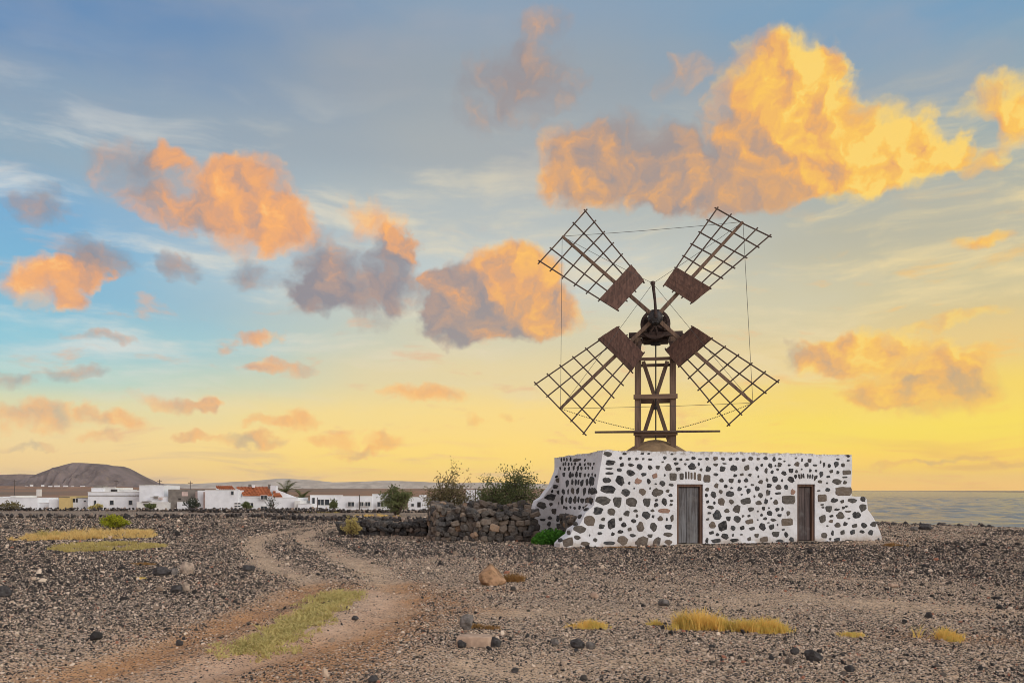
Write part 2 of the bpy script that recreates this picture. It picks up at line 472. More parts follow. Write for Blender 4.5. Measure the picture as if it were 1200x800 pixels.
M = dict(
    plaster=m_plaster(),
    basalt=m_stone('basalt_stone', BAS), tan=m_stone('tan_stone', TAN), pink=m_stone('pink_stone', PIN),
    dry=m_stone('dry_wall_stone', DRY), dark=m_stone('dark_wall_stone', DRK),
    core=m_flat('wall_core_rubble', (.035, .03, .027), .95, .5, 9.0),
    timber=m_wood('tower_timber', (.235, .155, .105), (.14, .092, .066), 'z'),
    timberx=m_wood('cross_timber', (.23, .15, .10), (.14, .09, .065), 'x'),
    sail=m_wood('sail_lath', (.13, .09, .07), (.085, .06, .05), 'z'),
    board=m_wood('sail_board', (.165, .092, .068), (.095, .054, .042), 'z'),
    dkwood=m_wood('dark_mill_wood', (.10, .066, .054), (.055, .038, .034), 'x'),
    iron=m_flat('dark_iron', (.045, .042, .042), .6, .4, 12., .4),
    wire=m_flat('wire', (.10, .09, .085), .6, .2, 5., .4),
    mound=m_flat('mud_mound', (.30, .20, .11), .95, .35, 3.0),
    doorp=m_wood('grey_door_plank', (.20, .20, .205), (.085, .075, .072), 'z', .85, .35),
    doorp2=m_wood('brown_door_plank', (.115, .085, .078), (.06, .047, .044), 'z', .85, .25),
    frame=m_wood('door_frame', (.17, .095, .062), (.10, .058, .042), 'z'),
    roofcl=m_flat('roof_clay', (.33, .27, .20), .95, .3, 2.),
    hwhite=m_flat('white_render', (.78, .78, .79), .85, .12, .7),
    hcream=m_flat('cream_render', (.72, .70, .66), .85, .15, .7),
    hyell=m_flat('yellow_render', (.62, .46, .20), .85, .12, .7),
    hgrey=m_flat('bare_block', (.25, .22, .19), .95, .3, 1.2),
    hpink=m_flat('pink_stain', (.66, .50, .44), .9, .3, 1.0),
    tile=m_flat('clay_tile', (.52, .16, .06), .9, .45, 1.2),
    glass=m_flat('dark_glass', (.035, .045, .055), .15, .2, 1., .6),
    shut=m_flat('dark_opening', (.05, .045, .042), .9, .2, 1.),
    pole=m_flat('pole_wood', (.10, .08, .07), .8, .2, 1.),
    bark=m_flat('bark', (.10, .075, .055), .9, .4, 8.),
    euph=m_leaf('yellow_green_leaf', (.38, .38, .025), (.20, .25, .02), (.55, .50, .03)),
    tam=m_leaf('tamarisk_leaf', (.16, .19, .07), (.10, .135, .05), (.24, .22, .11)),
    tamb=m_leaf('brown_tamarisk_leaf', (.22, .19, .085), (.14, .13, .06), (.30, .22, .12)),
    green=m_leaf('fresh_green_leaf', (.10, .28, .035), (.06, .19, .025), (.15, .36, .05)),
    dull=m_leaf('dull_green_leaf', (.07, .085, .06), (.045, .06, .04), (.10, .11, .08)),
    palm=m_leaf('palm_leaf', (.10, .13, .045), (.05, .075, .03), (.22, .17, .06)),
    gold=m_leaf('golden_grass', (.78, .55, .21), (.66, .42, .14), (.82, .66, .28)),
    olive=m_leaf('olive_grass', (.54, .44, .16), (.42, .35, .12), (.70, .52, .20)),
    track=m_leaf('track_grass', (.56, .47, .18), (.46, .40, .15), (.72, .57, .25)),
    yel=m_leaf('yellow_tuft', (.86, .60, .17), (.66, .52, .14), (.90, .56, .16)),
    rust=m_leaf('rusty_tuft', (.36, .19, .07), (.27, .15, .06), (.42, .26, .09)),
    rockb=m_flat('brown_rock', (.42, .25, .14), .95, .75, 5.),
    rockg=m_flat('grey_rock', (.20, .175, .155), .95, .6, 14.),
    rockp=m_flat('pale_rock', (.44, .34, .26), .95, .5, 12.),
    rockd=m_flat('dark_rock', (.085, .077, .074), .95, .6, 16.),
    slab=m_flat('pale_slab', (.50, .35, .25), .9, .35, 8.),
)

# ------------------------------------------------------------------ terrain
def sst(x, a, b):
    t = np.clip((x - a) / (b - a), 0, 1); return t * t * (3 - 2 * t)
def vnoise(x, y, s, seed=0):
    """cheap smooth value noise"""
    x = np.asarray(x, float) * s + seed * 17.13; y = np.asarray(y, float) * s + seed * 7.7
    xi = np.floor(x).astype(np.int64); yi = np.floor(y).astype(np.int64)
    fx = x - xi; fy = y - yi
    fx = fx * fx * (3 - 2 * fx); fy = fy * fy * (3 - 2 * fy)
    def h(a, b):
        n = (a * 374761393 + b * 668265263 + seed * 144269) & 0x7fffffff
        n = ((n ^ (n >> 13)) * 1274126177) & 0x7fffffff
        return ((n ^ (n >> 16)) & 0xffff) / 65535.0
    return (h(xi, yi) * (1 - fx) + h(xi + 1, yi) * fx) * (1 - fy) + (h(xi, yi + 1) * (1 - fx) + h(xi + 1, yi + 1) * fx) * fy
def coast_x(y):
    y = np.asarray(y, float)
    near = 21.0 + (43.7 - y) * .88
    far = 21.0 + (y - 43.7) * .12
    return np.where(y < 43.7, near, far) + (vnoise(y, y * 0, .35, 3) - .5) * 2.2
def seg_dist(x, y, pts):
    best = np.full(np.shape(x), 1e9)
    for (ax, ay), (bx, by) in zip(pts[:-1], pts[1:]):
        vx, vy = bx - ax, by - ay
        t = np.clip(((x - ax) * vx + (y - ay) * vy) / (vx * vx + vy * vy + 1e-9), 0, 1)
        best = np.minimum(best, np.hypot(x - ax - t * vx, y - ay - t * vy))
    return best
def gp(lst): return [ground_xy(*p) for p in lst]
RUTS = [(gp([(20,830),(90,795),(170,762),(255,733),(330,704),(372,688),(352,674),(318,660),(300,645),(298,634),(318,625),(352,619),(400,614),(440,611)]), .50),
        (gp([(140,830),(230,785),(320,765),(410,745),(458,718),(474,700),(460,684),(428,664),(396,650),(366,638),(352,629),(366,622),(400,617),(440,613)]), .50)]
PAN = gp([(150,830),(250,778),(340,752),(415,728),(450,706),(440,694)])
OCH = [gp([(40,815),(160,775),(270,728),(350,698),(400,686)]), gp([(470,684),(505,692),(510,708),(478,734),(420,756),(330,790),(280,830)]),
       gp([(225,672),(260,686),(300,676)]), gp([(500,720),(540,715)]), gp([(560,690),(600,690)]), gp([(1080,745),(1220,748)])]
BARE = [(gp([(120,640),(10,625),(-60,632)]), .8), (gp([(500,628),(420,618),(620,628)]), .5), (gp([(660,640),(860,640),(1035,637)]), .30),
        (gp([(1000,608),(1210,622)]), .0), (gp([(600,720),(760,718),(900,700),(1180,715)]), .55), (gp([(520,770),(640,785),(760,770)]), .5)]
def masks(x, y):
    n = vnoise(x, y, .9, 1) * .6 + vnoise(x, y, 2.7, 2) * .4
    soil = np.zeros(np.shape(x)); och = np.zeros(np.shape(x))
    for pts, w in RUTS:
        dd = seg_dist(x, y, pts) / (w + .22 * (n - .5)); soil = np.maximum(soil, .85 * np.exp(-(dd ** 2)))
    dd = seg_dist(x, y, PAN); pan = np.exp(-(dd / (.55 + .4 * (n - .5))) ** 2); soil = np.maximum(soil, pan)
    wide = np.exp(-(seg_dist(x, y, gp([(60,830),(200,780),(330,735),(420,700)])) / 1.5) ** 2) * (.25 + .9 * n)
    soil = np.maximum(soil, wide * .9)
    for i, pts in enumerate(OCH):
        dd = seg_dist(x, y, pts) / ((.55 if i < 2 else .34) + .5 * (n - .5)); och = np.maximum(och, np.exp(-(np.abs(dd) ** 2)) * (.5 + n))
    for pts, w in BARE:
        if w > 0: soil = np.maximum(soil, np.exp(-(seg_dist(x, y, pts) / (w * 1.1)) ** 2) * (.25 + .6 * n))
    # broad dark field on the left, and dark gravel sweeps
    big = vnoise(x, y, .16, 5) * .6 + vnoise(x, y, .45, 6) * .4
    dark = np.clip(sst(big, .42, .66) + .65 * sst(-x - .10 * y, .4, 3.0) * sst(y, 7.0, 11.0), 0, 1) * (1 - .9 * np.clip(soil, 0, 1))
    dark = np.maximum(dark, .8 * np.exp(-((y - 17.5 - .12 * x) / 2.2) ** 2) * sst(x, -1.5, 2.5) * (1 - np.clip(soil, 0, 1)))
    return np.clip(soil, 0, 1), np.clip(och, 0, 1), np.clip(dark, 0, 1), pan
def gz(x, y):
    x = np.asarray(x, float); y = np.asarray(y, float)
    z = (vnoise(x, y, .35, 11) - .5) * .07 + (vnoise(x, y, 1.3, 12) - .5) * .035
    rut = np.zeros(np.shape(x))
    near = (np.abs(x) < 40) & (y < 60) & (y > 0)
    if np.any(near):
        for pts, w in RUTS:
            rut = np.maximum(rut, np.exp(-(seg_dist(x, y, pts) / .32) ** 2))
    z = z - .055 * rut * near
    fl = np.exp(-(np.clip(np.maximum(np.abs(x - 6.5) - 6.5, np.abs(y - 25.5) - 4), 0, 99) / 1.5) ** 2)
    z = z * (1 - .8 * fl)
    z = z - 3.6 * sst(y, 62, 112)
    z = z + 9.0 * sst(y, 190, 2300) + (vnoise(x, y, .004, 9) - .5) * 3.0 * sst(y, 260, 900)
    sd = x - coast_x(y)
    z = z - 11.0 * sst(sd, -1.0, 9.0) - .35 * sst(sd, -9, -1)
    return z
def gzf(x, y): return float(gz(np.array([x]), np.array([y]))[0])

def m_ground():
    m, t, b = mat('volcanic_gravel', .95, .15)
    p = pos(t)
    A = lambda nm: t.new('ShaderNodeAttribute', attribute_name=nm).outputs['Fac']
    soil, och, dark, pan = A('soil'), A('ochre'), A('dark'), A('pan')
    px_, py_, pz_ = t.sep(p)
    n1 = t.noise(p, .8, 5, .6); n2 = t.noise(p, 4.0, 5, .65); n3 = t.noise(p, 22.0, 3, .6)
    sc = t.mix(t.ss(n2, .35, .65), (.62, .435, .285, 1), (.45, .31, .20, 1))
    sc = t.mix(pan, sc, t.mix(t.ss(n2, .3, .7), (.63, .425, .29, 1), (.52, .345, .23, 1)))
    sc = t.mix(t.m('MULTIPLY', och, .85), sc, t.mix(t.ss(n2, .35, .65), (.52, .245, .09, 1), (.36, .175, .075, 1)))
    h = None; c = sc
    for s, thr, wt_ in ((85.0, .44, .5), (44.0, .55, .8)):
        v = t.voro(t.v('MULTIPLY', p, (1, 1, .6)), s)
        rc = v.outputs['Color']; r, g, bb = t.sep(rc)
        # share of cells that hold a dark stone
        cov = t.m('ADD', t.m('ADD', thr - .02, t.m('MULTIPLY', dark, -.30)), t.m('MULTIPLY', soil, .42))
        cov = t.m('ADD', cov, t.m('MULTIPLY', t.m('SUBTRACT', n1, .5), -.55))
        is_st = t.m('MULTIPLY', t.m('GREATER_THAN', r, cov), t.m('LESS_THAN', v.outputs['Distance'], .62))
        stc = t.ramp(g, [(0, (.026, .024, .024, 1)), (.30, (.058, .051, .046, 1)), (.48, (.115, .095, .080, 1)), (.58, (.032, .031, .033, 1)), (.70, (.36, .27, .20, 1)), (.82, (.62, .50, .395, 1))], 'CONSTANT')
        c = t.mix(is_st, c, stc)
        hh = t.m('MULTIPLY', t.m('MULTIPLY', is_st, t.m('SUBTRACT', .62, v.outputs['Distance'])), wt_ * 10.0 / s)
        h = hh if h is None else t.m('ADD', h, hh)
    # far fields: reddish plain seen beyond the village
    far = t.ss(py_, 130., 420.)
    fc = t.mix(t.ss(t.noise(t.v('MULTIPLY', p, (.004, .0022, 0)), 1.0, 6, .65), .38, .62), (.30, .165, .10, 1), (.19, .135, .10, 1))
    c = t.mix(far, c, fc)
    t.put(b.inputs['Base Color'], c)
    hh = t.m('ADD', h, t.m('MULTIPLY', n3, .12))
    bump(t, b, hh, .9, .06)
    return m
M['ground'] = m_ground()
def axis_pts(lo, hi, step, reach_lo, reach_hi, g=1.22):
    a = list(np.arange(lo, hi + 1e-6, step))
    s = step; v = hi
    while v < reach_hi: s *= g; v += s; a.append(v)
    s = step; v = lo
    while v > reach_lo: s *= g; v -= s; a.insert(0, v)
    return np.array(a)
gx = axis_pts(-13.0, 19.0, .125, -15000, 12000)
gy = axis_pts(2.5, 34.0, .125, -60, 16000, 1.08)
GX, GY = np.meshgrid(gx, gy)
xs, ys = GX.ravel(), GY.ravel()
zs = gz(xs, ys)
nx, ny = len(gx), len(gy)
idx = np.arange(nx * ny).reshape(ny, nx)
fc = np.stack([idx[:-1, :-1].ravel(), idx[:-1, 1:].ravel(), idx[1:, 1:].ravel(), idx[1:, :-1].ravel()], 1)
gme = np_mesh('ground', np.stack([xs, ys, zs], 1), fc, M['ground'], True)
so, oc, dk, pn = masks(xs, ys)
lim = 1.0 - sst(ys, 60, 90)
for nm, arr in (('soil', so * lim), ('ochre', oc * lim), ('dark', dk), ('pan', pn * lim)):
    at_ = gme.attributes.new(nm, 'FLOAT', 'POINT'); at_.data.foreach_set('value', arr.astype(np.float32))
ground = tag(link('ground', gme), 'dark volcanic gravel plain with a dirt track', kind='structure')

# ------------------------------------------------------------------ sea
def m_sea():
    m, t, b = mat('sea_water', .24, .35)
    p = pos(t)
    n0 = t.noise(t.v('MULTIPLY', p, (.010, .022, 1)), 1.0, 5, .6)
    n1 = t.noise(t.v('MULTIPLY', p, (.30, .055, 1)), 1.0, 5, .62, .5)
    n2 = t.noise(t.v('MULTIPLY', p, (1.1, .25, 1)), 1.0, 4, .6, .5)
    c = t.mix(t.ss(n0, .4, .62), (.13, .155, .19, 1), (.19, .21, .24, 1))
    foam = t.m('MULTIPLY', t.ss(t.noise(t.v('MULTIPLY', p, (.05, .16, 1)), 1.0, 6, .7), .64, .72), .35)
    c = t.mix(foam, c, (.55, .53, .48, 1))
    t.put(b.inputs['Base Color'], c)
    h = t.m('ADD', t.m('MULTIPLY', n1, 1.0), t.m('MULTIPLY', n2, .30))
    bump(t, b, h, .5, 1.0)
    return m
SEA_Z = -5.6
sx = axis_pts(60, 420, 1.3, 4, 13000, 1.10); sy = axis_pts(160, 700, 2.2, -60, 17000, 1.035)
SX, SY = np.meshgrid(sx, sy)
wz = np.zeros(SX.shape)
for k, (lx, ly, am) in enumerate([(24, 15, .35), (9, 7, .5), (4.2, 5.0, .5)]):
    wz += (vnoise(SX / lx, SY / ly, 1.0, 21 + k) - .5) * 2 * am * (1.0 if k < 1 else np.clip(1.6 - SY / (900 if k == 1 else 700), 0, 1))
wz *= np.clip(2.2 - SY / 2500, 0, 1)
wx = SX.ravel(); wy = SY.ravel(); wzz = SEA_Z + wz.ravel()
idx = np.arange(SX.size).reshape(SX.shape)
fc = np.stack([idx[:-1, :-1].ravel(), idx[:-1, 1:].ravel(), idx[1:, 1:].ravel(), idx[1:, :-1].ravel()], 1)
sea = tag(link('sea', np_mesh('sea', np.stack([wx, wy, wzz], 1), fc, m_sea(), True)), 'grey sea with small waves reaching the horizon', kind='structure')

# ------------------------------------------------------------------ distant hills
def hill(name, label, prof, depth, thick, col, rough_amp):
    """ridge from a skyline read in the picture, with a real slope towards and away from the viewer"""
    pts = [at(px, py, depth) for px, py in prof]
    X = np.array([p.x for p in pts]); Z = np.array([p.z for p in pts])
    xx = np.linspace(X[0], X[-1], 220); zt = np.interp(xx, X, Z)
    rows = np.linspace(-1, 1, 33)
    VX, VR = np.meshgrid(xx, rows)
    top = np.tile(zt, (len(rows), 1))
    fall = np.clip(1 - np.abs(VR), 0, 1)
    fall = np.where(fall > .72, 1, fall / .72) ** 1.15
    nn = (vnoise(VX, VR * thick, 6.0 / thick * 1.6, 31) - .5) + .5 * (vnoise(VX, VR * thick, 14.0 / thick * 1.6, 32) - .5)
    nn = nn + .8 * (np.abs(vnoise(VX, VR * 0 , 20.0 / thick, 33) - .5) - .25)
    z = -30 + (top + 30) * fall * (1 + rough_amp * nn * (1 - fall) * 1.6)
    V = np.stack([VX.ravel(), depth + VR.ravel() * thick, z.ravel()], 1)
    idx = np.arange(VX.size).reshape(VX.shape)
    f = np.stack([idx[:-1, :-1].ravel(), idx[:-1, 1:].ravel(), idx[1:, 1:].ravel(), idx[1:, :-1].ravel()], 1)
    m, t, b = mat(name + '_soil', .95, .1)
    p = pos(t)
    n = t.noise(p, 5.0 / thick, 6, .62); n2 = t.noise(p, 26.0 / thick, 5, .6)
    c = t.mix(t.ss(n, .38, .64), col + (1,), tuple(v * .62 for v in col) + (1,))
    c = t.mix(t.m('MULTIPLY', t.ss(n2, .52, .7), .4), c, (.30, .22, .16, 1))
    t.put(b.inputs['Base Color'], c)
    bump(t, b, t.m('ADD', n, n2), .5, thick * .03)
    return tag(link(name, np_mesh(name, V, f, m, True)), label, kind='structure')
hill('volcano', 'flat topped volcanic hill on the left horizon',
     [(20,566),(50,560),(66,553),(80,548),(92,544.6),(99,543),(112,543),(118,544.6),(132,545.5),(140,548),(152,554.5),(163,560),(173,564.5),(186,568.5),(200,571.5),(216,573.5)], 3300, 370, (.21, .165, .155), 1.0)
hill('ridge', 'low ridge left of the volcanic hill',
     [(-420,562),(-200,559),(-60,560),(0,557.4),(18,556.4),(40,555.6),(60,557),(90,560),(130,567),(170,572)], 3900, 420, (.24, .18, .16), .8)
hill('far_mountains', 'faint far mountain chain along the horizon',
     [(120,571),(180,566),(230,567),(270,565),(300,563.5),(335,560.5),(362,562),(390,565),(420,564.5),(455,563),(490,564),(530,566),(580,565),(640,567),(720,571),(800,573)], 15500, 1300, (.55, .48, .41), .4)  # pale base colour puts part of the haze into the rock
hill('rise', 'low brown rise behind the village',
     [(-300,570),(-80,570.5),(0,569),(60,570.5),(130,570),(200,572),(250,573),(330,572.5),(400,573),(470,573),(540,573),(640,573.5)], 2000, 220, (.34, .20, .13), .7)

# ------------------------------------------------------------------ haze
def haze():
    mb = MB(); mb.box(-15500, 13500, -120, 17500, -42, 330)
    m = bpy.data.materials.new('haze_air'); m.use_nodes = True
    nt = m.node_tree; nt.nodes.clear()
    pv = nt.nodes.new('ShaderNodeVolumePrincipled'); out = nt.nodes.new('ShaderNodeOutputMaterial')
    pv.inputs['Color'].default_value = (.97, .95, .94, 1)
    pv.inputs['Density'].default_value = HAZE_DENSITY
    pv.inputs['Anisotropy'].default_value = 0.6
    nt.links.new(pv.outputs[0], out.inputs['Volume'])
    return tag(mb.build('haze', m), 'thin evening haze over the plain', kind='stuff')
HAZE_DENSITY = 0.000030
haze()

# ------------------------------------------------------------------ stone meshes shared by many pieces
def flat_stone(seed, square=0.0):
    """stone set in plaster: irregular face in the XZ plane, bulging towards -Y, unit half size"""
    r = random.Random(seed); n = 15
    ph = r.uniform(0, 6.28)
    lob = [(r.uniform(.02, .095), k, r.uniform(0, 6.28)) for k in (2, 3, 4)]
    rad = []
    for k in range(n):
        a = 2 * math.pi * k / n + ph
        q = 1.0 / max(abs(math.cos(a)), abs(math.sin(a)))
        w_ = 1.0 + sum(A_ * math.cos(m_ * a + p_) for A_, m_, p_ in lob)
        base = (1 - square) * w_ + square * min(q, 1.33)
        rad.append((a + r.uniform(-.12, .12) * (1 - square), base * r.uniform(.84, 1.10) if square < .5 else base * r.uniform(.94, 1.04)))
    v = []
    for f_, y in ((1.02, .6), (.90, -.65)):
        for a, q in rad:
            v.append((q * f_ * math.cos(a), y + r.uniform(-.2, .2) * (y < 0), q * f_ * math.sin(a)))
    v.append((r.uniform(-.2, .2), -1.0, r.uniform(-.2, .2)))
    f = []
    for k in range(n):
        k2 = (k + 1) % n
        f.append((k, k2, n + k2, n + k))
    for k in range(n): f.append((n + k, n + (k + 1) % n, 2 * n))
    return v, f
def block_stone(seed):
    """rough wall stone: chamfered block with knocked corners, unit half size"""
    r = random.Random(seed)
    bm = bmesh.new(); bmesh.ops.create_cube(bm, size=2.0)
    for v in bm.verts: v.co = Vector([c * r.uniform(.60, 1.08) for c in v.co])
    bmesh.ops.bevel(bm, geom=list(bm.edges), offset=.30, segments=1, affect='EDGES', profile=.5)
    for v in bm.verts: v.co += Vector([r.uniform(-.12, .12) for _ in range(3)])
    me = bpy.data.meshes.new('stone'); bm.to_mesh(me); bm.free()
    return me
def variants(fn, n, mt, **kw):
    out = []
    for i in range(n):
        v, f = fn(1000 + i, **kw)
        me = bpy.data.meshes.new('stone'); me.from_pydata(v, [], f); me.materials.append(mt); out.append(me)
    return out
FS = {'d': variants(flat_stone, 14, M['basalt']), 'b': variants(flat_stone, 8, M['tan']), 'p': variants(flat_stone, 4, M['pink']),
      'q': variants(flat_stone, 5, M['tan'], square=.9)}
def blocks(n, mt, s0):
    out = []
    for i in range(n):
        me = block_stone(s0 + i); me.materials.append(mt); out.append(me)
    return out
BS = {'dry': blocks(12, M['dry'], 50), 'dark': blocks(10, M['dark'], 80)}

# ------------------------------------------------------------------ the mill house
P0 = Vector((2.725, 22.5, 0.0)); ANG = math.atan2(2.475, 8.32)
U = Vector((math.cos(ANG), math.sin(ANG), 0)); N = Vector((-math.sin(ANG), math.cos(ANG), 0))
SIDE = 4.27
house = tag(empty('mill_house', P0, ANG), 'low whitewashed stone building with two wooden doors, carrying the windmill', 'building')
def plane_hit(px, py, p0, nrm):
    d_ = Vector(((px - 600) / F, 1.0, (HOR - py) / F)); o_ = Vector((0, 0, EYE))
    t = (p0 - o_).dot(nrm) / d_.dot(nrm)
    return o_ + d_ * t
def front_uv(px, py):
    h_ = plane_hit(px, py, P0, N) - P0
    return h_.dot(U), h_.z
def side_uv(px, py):
    y_ = 2.0
    for _ in range(12):
        k_ = BAT * max(0.0, 1 - y_ / (SIDE * .78))
        h_ = plane_hit(px, py, P0 + U * XT + Vector((0, 0, H_TOP)), U - Vector((0, 0, k_))) - P0
        y_ = y_ * .4 + h_.dot(N) * .6
    return h_.dot(N), h_.z
PB = P0 + N * (SIDE - .02)
def wing_uv(px, py):
    h_ = plane_hit(px, py, PB, N) - P0
    return h_.dot(U), h_.z

def ragged(pts, step=.16, amp=.018, keep=()):
    out = []
    for i, (a, b) in enumerate(zip(pts, pts[1:])):
        L_ = math.hypot(b[0]-a[0], b[1]-a[1]); n = max(1, int(L_ / step)) if i not in keep else 1
        for k in range(n):
            f = k / n; j = amp if k else 0
            out.append((a[0]+(b[0]-a[0])*f + random.uniform(-j, j), a[1]+(b[1]-a[1])*f + random.uniform(-j, j)))
    out.append(pts[-1])
    return out
def slab(outline, y0, y1, mt, name, parent):
    bm = bmesh.new()
    fv = [bm.verts.new((x, y0, z)) for x, z in outline]
    f = bm.faces.new(fv)
    r = bmesh.ops.extrude_face_region(bm, geom=[f])
    for v in r['geom']:
        if isinstance(v, bmesh.types.BMVert): v.co.y = y1
    bmesh.ops.recalc_face_normals(bm, faces=list(bm.faces))
    bmesh.ops.triangulate(bm, faces=[q for q in bm.faces if len(q.verts) > 4])
    me = bpy.data.meshes.new(name); bm.to_mesh(me); bm.free(); me.materials.append(mt)
    return link(name, me, parent)
lo = -.25
Lp = [(657,640),(656,637),(662,631),(669,626),(671,620),(679,615),(683,608),(686,601),(695,597),(698,586),(701,572),(704,550),(707,527.2)]
Rp = [(998,532.6),(998,560),(998,581),(1013,581.5),(1016,585),(1017,597),(1020,601),(1024,607),(1028,615),(1031,622),(1033,628),(1034,634.5)]
H0_, X0_ = front_uv(707, 527.2)[1], front_uv(707, 527.2)[0]
low_ = [front_uv(*p) for p in Lp if p[1] >= 600]
outl = ragged(low_, .2, .02)
zc_ = low_[-1][1]
outl += [(X0_ - .185 * (H0_ - z_), z_) for z_ in (zc_ + (H0_ - zc_) * .12, zc_ + (H0_ - zc_) * .5, H0_)]
top = ragged([front_uv(707, 527.2), front_uv(850, 529.5), front_uv(998, 532.6)], .17, .022)
rgt = ragged([front_uv(*p) for p in Rp], .2, .02)
H_TOP = outl[-1][1]
D1 = (front_uv(793.3, 567), front_uv(824, 567)); D2 = (front_uv(934.3, 567), front_uv(955.2, 567))
def door_rect(dd): return dd[0][0], dd[1][0], (dd[0][1] + dd[1][1]) / 2
poly = [(outl[0][0] - .02, lo)] + outl[1:-1] + top + rgt[1:]
poly += [(rgt[-1][0] + .03, lo)]
for dd in (D2, D1):
    x0, x1, zt_ = door_rect(dd)
    poly += [(x1, lo), (x1, zt_), (x0, zt_), (x0, lo)]
front = slab(poly, 0.0, .48, M['plaster'], 'front_wall', house)
# left wall, its battered corner, right wall, back wall, roof
BAT = .185
XT = front_uv(707, 527.2)[0] + .012
def side_x(z, y=0.0): return XT - BAT * (H_TOP - z) * max(0.0, 1 - y / (SIDE * .78))
mb = MB(); NY, NZ = 14, 9
yv = [.47 + (SIDE - .47) * i / NY for i in range(NY + 1)]
top_z = [H_TOP - .015 - .035 * i / NY + random.uniform(-.02, .02) for i in range(NY + 1)]
for inner in (0, 1):
    for i in range(NY + 1):
        for j in range(NZ + 1):
            z = lo + (top_z[i] - lo) * j / NZ
            mb.v.append((.46 if inner else side_x(z, yv[i]), yv[i], z))
K = (NY + 1) * (NZ + 1); ix = lambda i, j, q=0: q * K + i * (NZ + 1) + j
for i in range(NY):
    for j in range(NZ):
        mb.f.append((ix(i, j), ix(i, j + 1), ix(i + 1, j + 1), ix(i + 1, j)))
        mb.f.append((ix(i, j, 1), ix(i + 1, j, 1), ix(i + 1, j + 1, 1), ix(i, j + 1, 1)))
    mb.f.append((ix(i, NZ), ix(i, NZ, 1), ix(i + 1, NZ, 1), ix(i + 1, NZ)))
for j in range(NZ):
    mb.f.append((ix(0, j), ix(0, j, 1), ix(0, j + 1, 1), ix(0, j + 1)))
    mb.f.append((ix(NY, j), ix(NY, j + 1), ix(NY, j + 1, 1), ix(NY, j, 1)))
side = mb.build('side_wall', M['plaster'], house)
FW = front_uv(998, 560)[0]
rwall = slab([(0.49, lo)] + ragged([(0.49, H_TOP - .02), (SIDE, H_TOP - .05)], .2, .02) + [(SIDE, lo)], 0, .45, M['plaster'], 'side_wall', house)
rwall.rotation_euler = (0, 0, R(90)); rwall.location = (FW - .004, 0, 0)
back = slab([(.475, lo)] + ragged([(.475, H_TOP - .06), (FW - .46, H_TOP - .06)], .2, .02) + [(FW - .46, lo)], SIDE - .45, SIDE - .004, M['plaster'], 'back_wall', house)
mb = MB(); mb.box(.476, FW - .456, .482, SIDE - .452, H_TOP - .42, H_TOP - .20); mb.build('roof', M['roofcl'], house)
wingp = [(650.5,545),(649,552),(645,562),(642,569),(637,575),(632,582),(625,586.5),(623,592),(622,600),(624,606),(626,619),(628,627)]
wpts = ragged([wing_uv(*p) for p in wingp], .2, .025)
xr = .3
wing = slab([(xr, lo), (xr, wing_uv(651.5, 545)[1])] + wpts + [(wpts[-1][0] + .02, lo)], SIDE - .47, SIDE - .03, M['plaster'], 'ruined_wing', house)

ST1 = [(648,165,72,38),(640,208,55,14),(640,242,60,20),(622,292,62,45),(630,358,115,62),(592,437,108,70),(560,512,72,55),(497,585,85,80,'b'),(425,645,90,60,'b'),(410,705,50,35),(345,738,85,70,'b'),(465,750,65,38,'b'),(628,103,60,40),
(718,295,65,72),(758,380,62,60),(700,448,65,82),(800,450,85,70,'b'),(795,240,65,48),(858,195,42,48),(732,180,32,30),(797,182,42,26),(713,218,38,28),(888,250,44,25),(935,200,35,35),(838,138,28,20),(785,138,25,22),(722,133,25,22),(885,138,20,16),(935,142,30,18),(970,260,40,40,'p'),(846,300,52,45,'p'),(925,300,28,42),(785,312,20,24),(878,375,52,55,'b'),(820,350,10,16),(935,350,12,18),(972,380,50,60,'b'),(912,450,58,68),(975,470,25,35),(655,520,60,55),(768,530,50,42),(830,512,32,22),(840,548,18,28),(905,543,60,62),(952,510,28,20),(955,553,16,22),(597,572,35,26),(658,605,60,80),(722,572,30,26),(745,613,38,36),(815,585,38,32),(865,628,52,72,'b'),(788,645,32,30),(958,628,50,72),(585,625,45,35),(572,675,35,24),(665,680,26,28),(720,663,42,28),(810,690,48,26),(935,692,40,28),(538,722,30,32),(735,725,75,75,'b'),(880,735,105,80,'b'),(640,745,90,28),(975,735,40,50,'b'),(498,688,12,16),(750,100,30,20),(880,100,30,16),(925,100,24,14)]
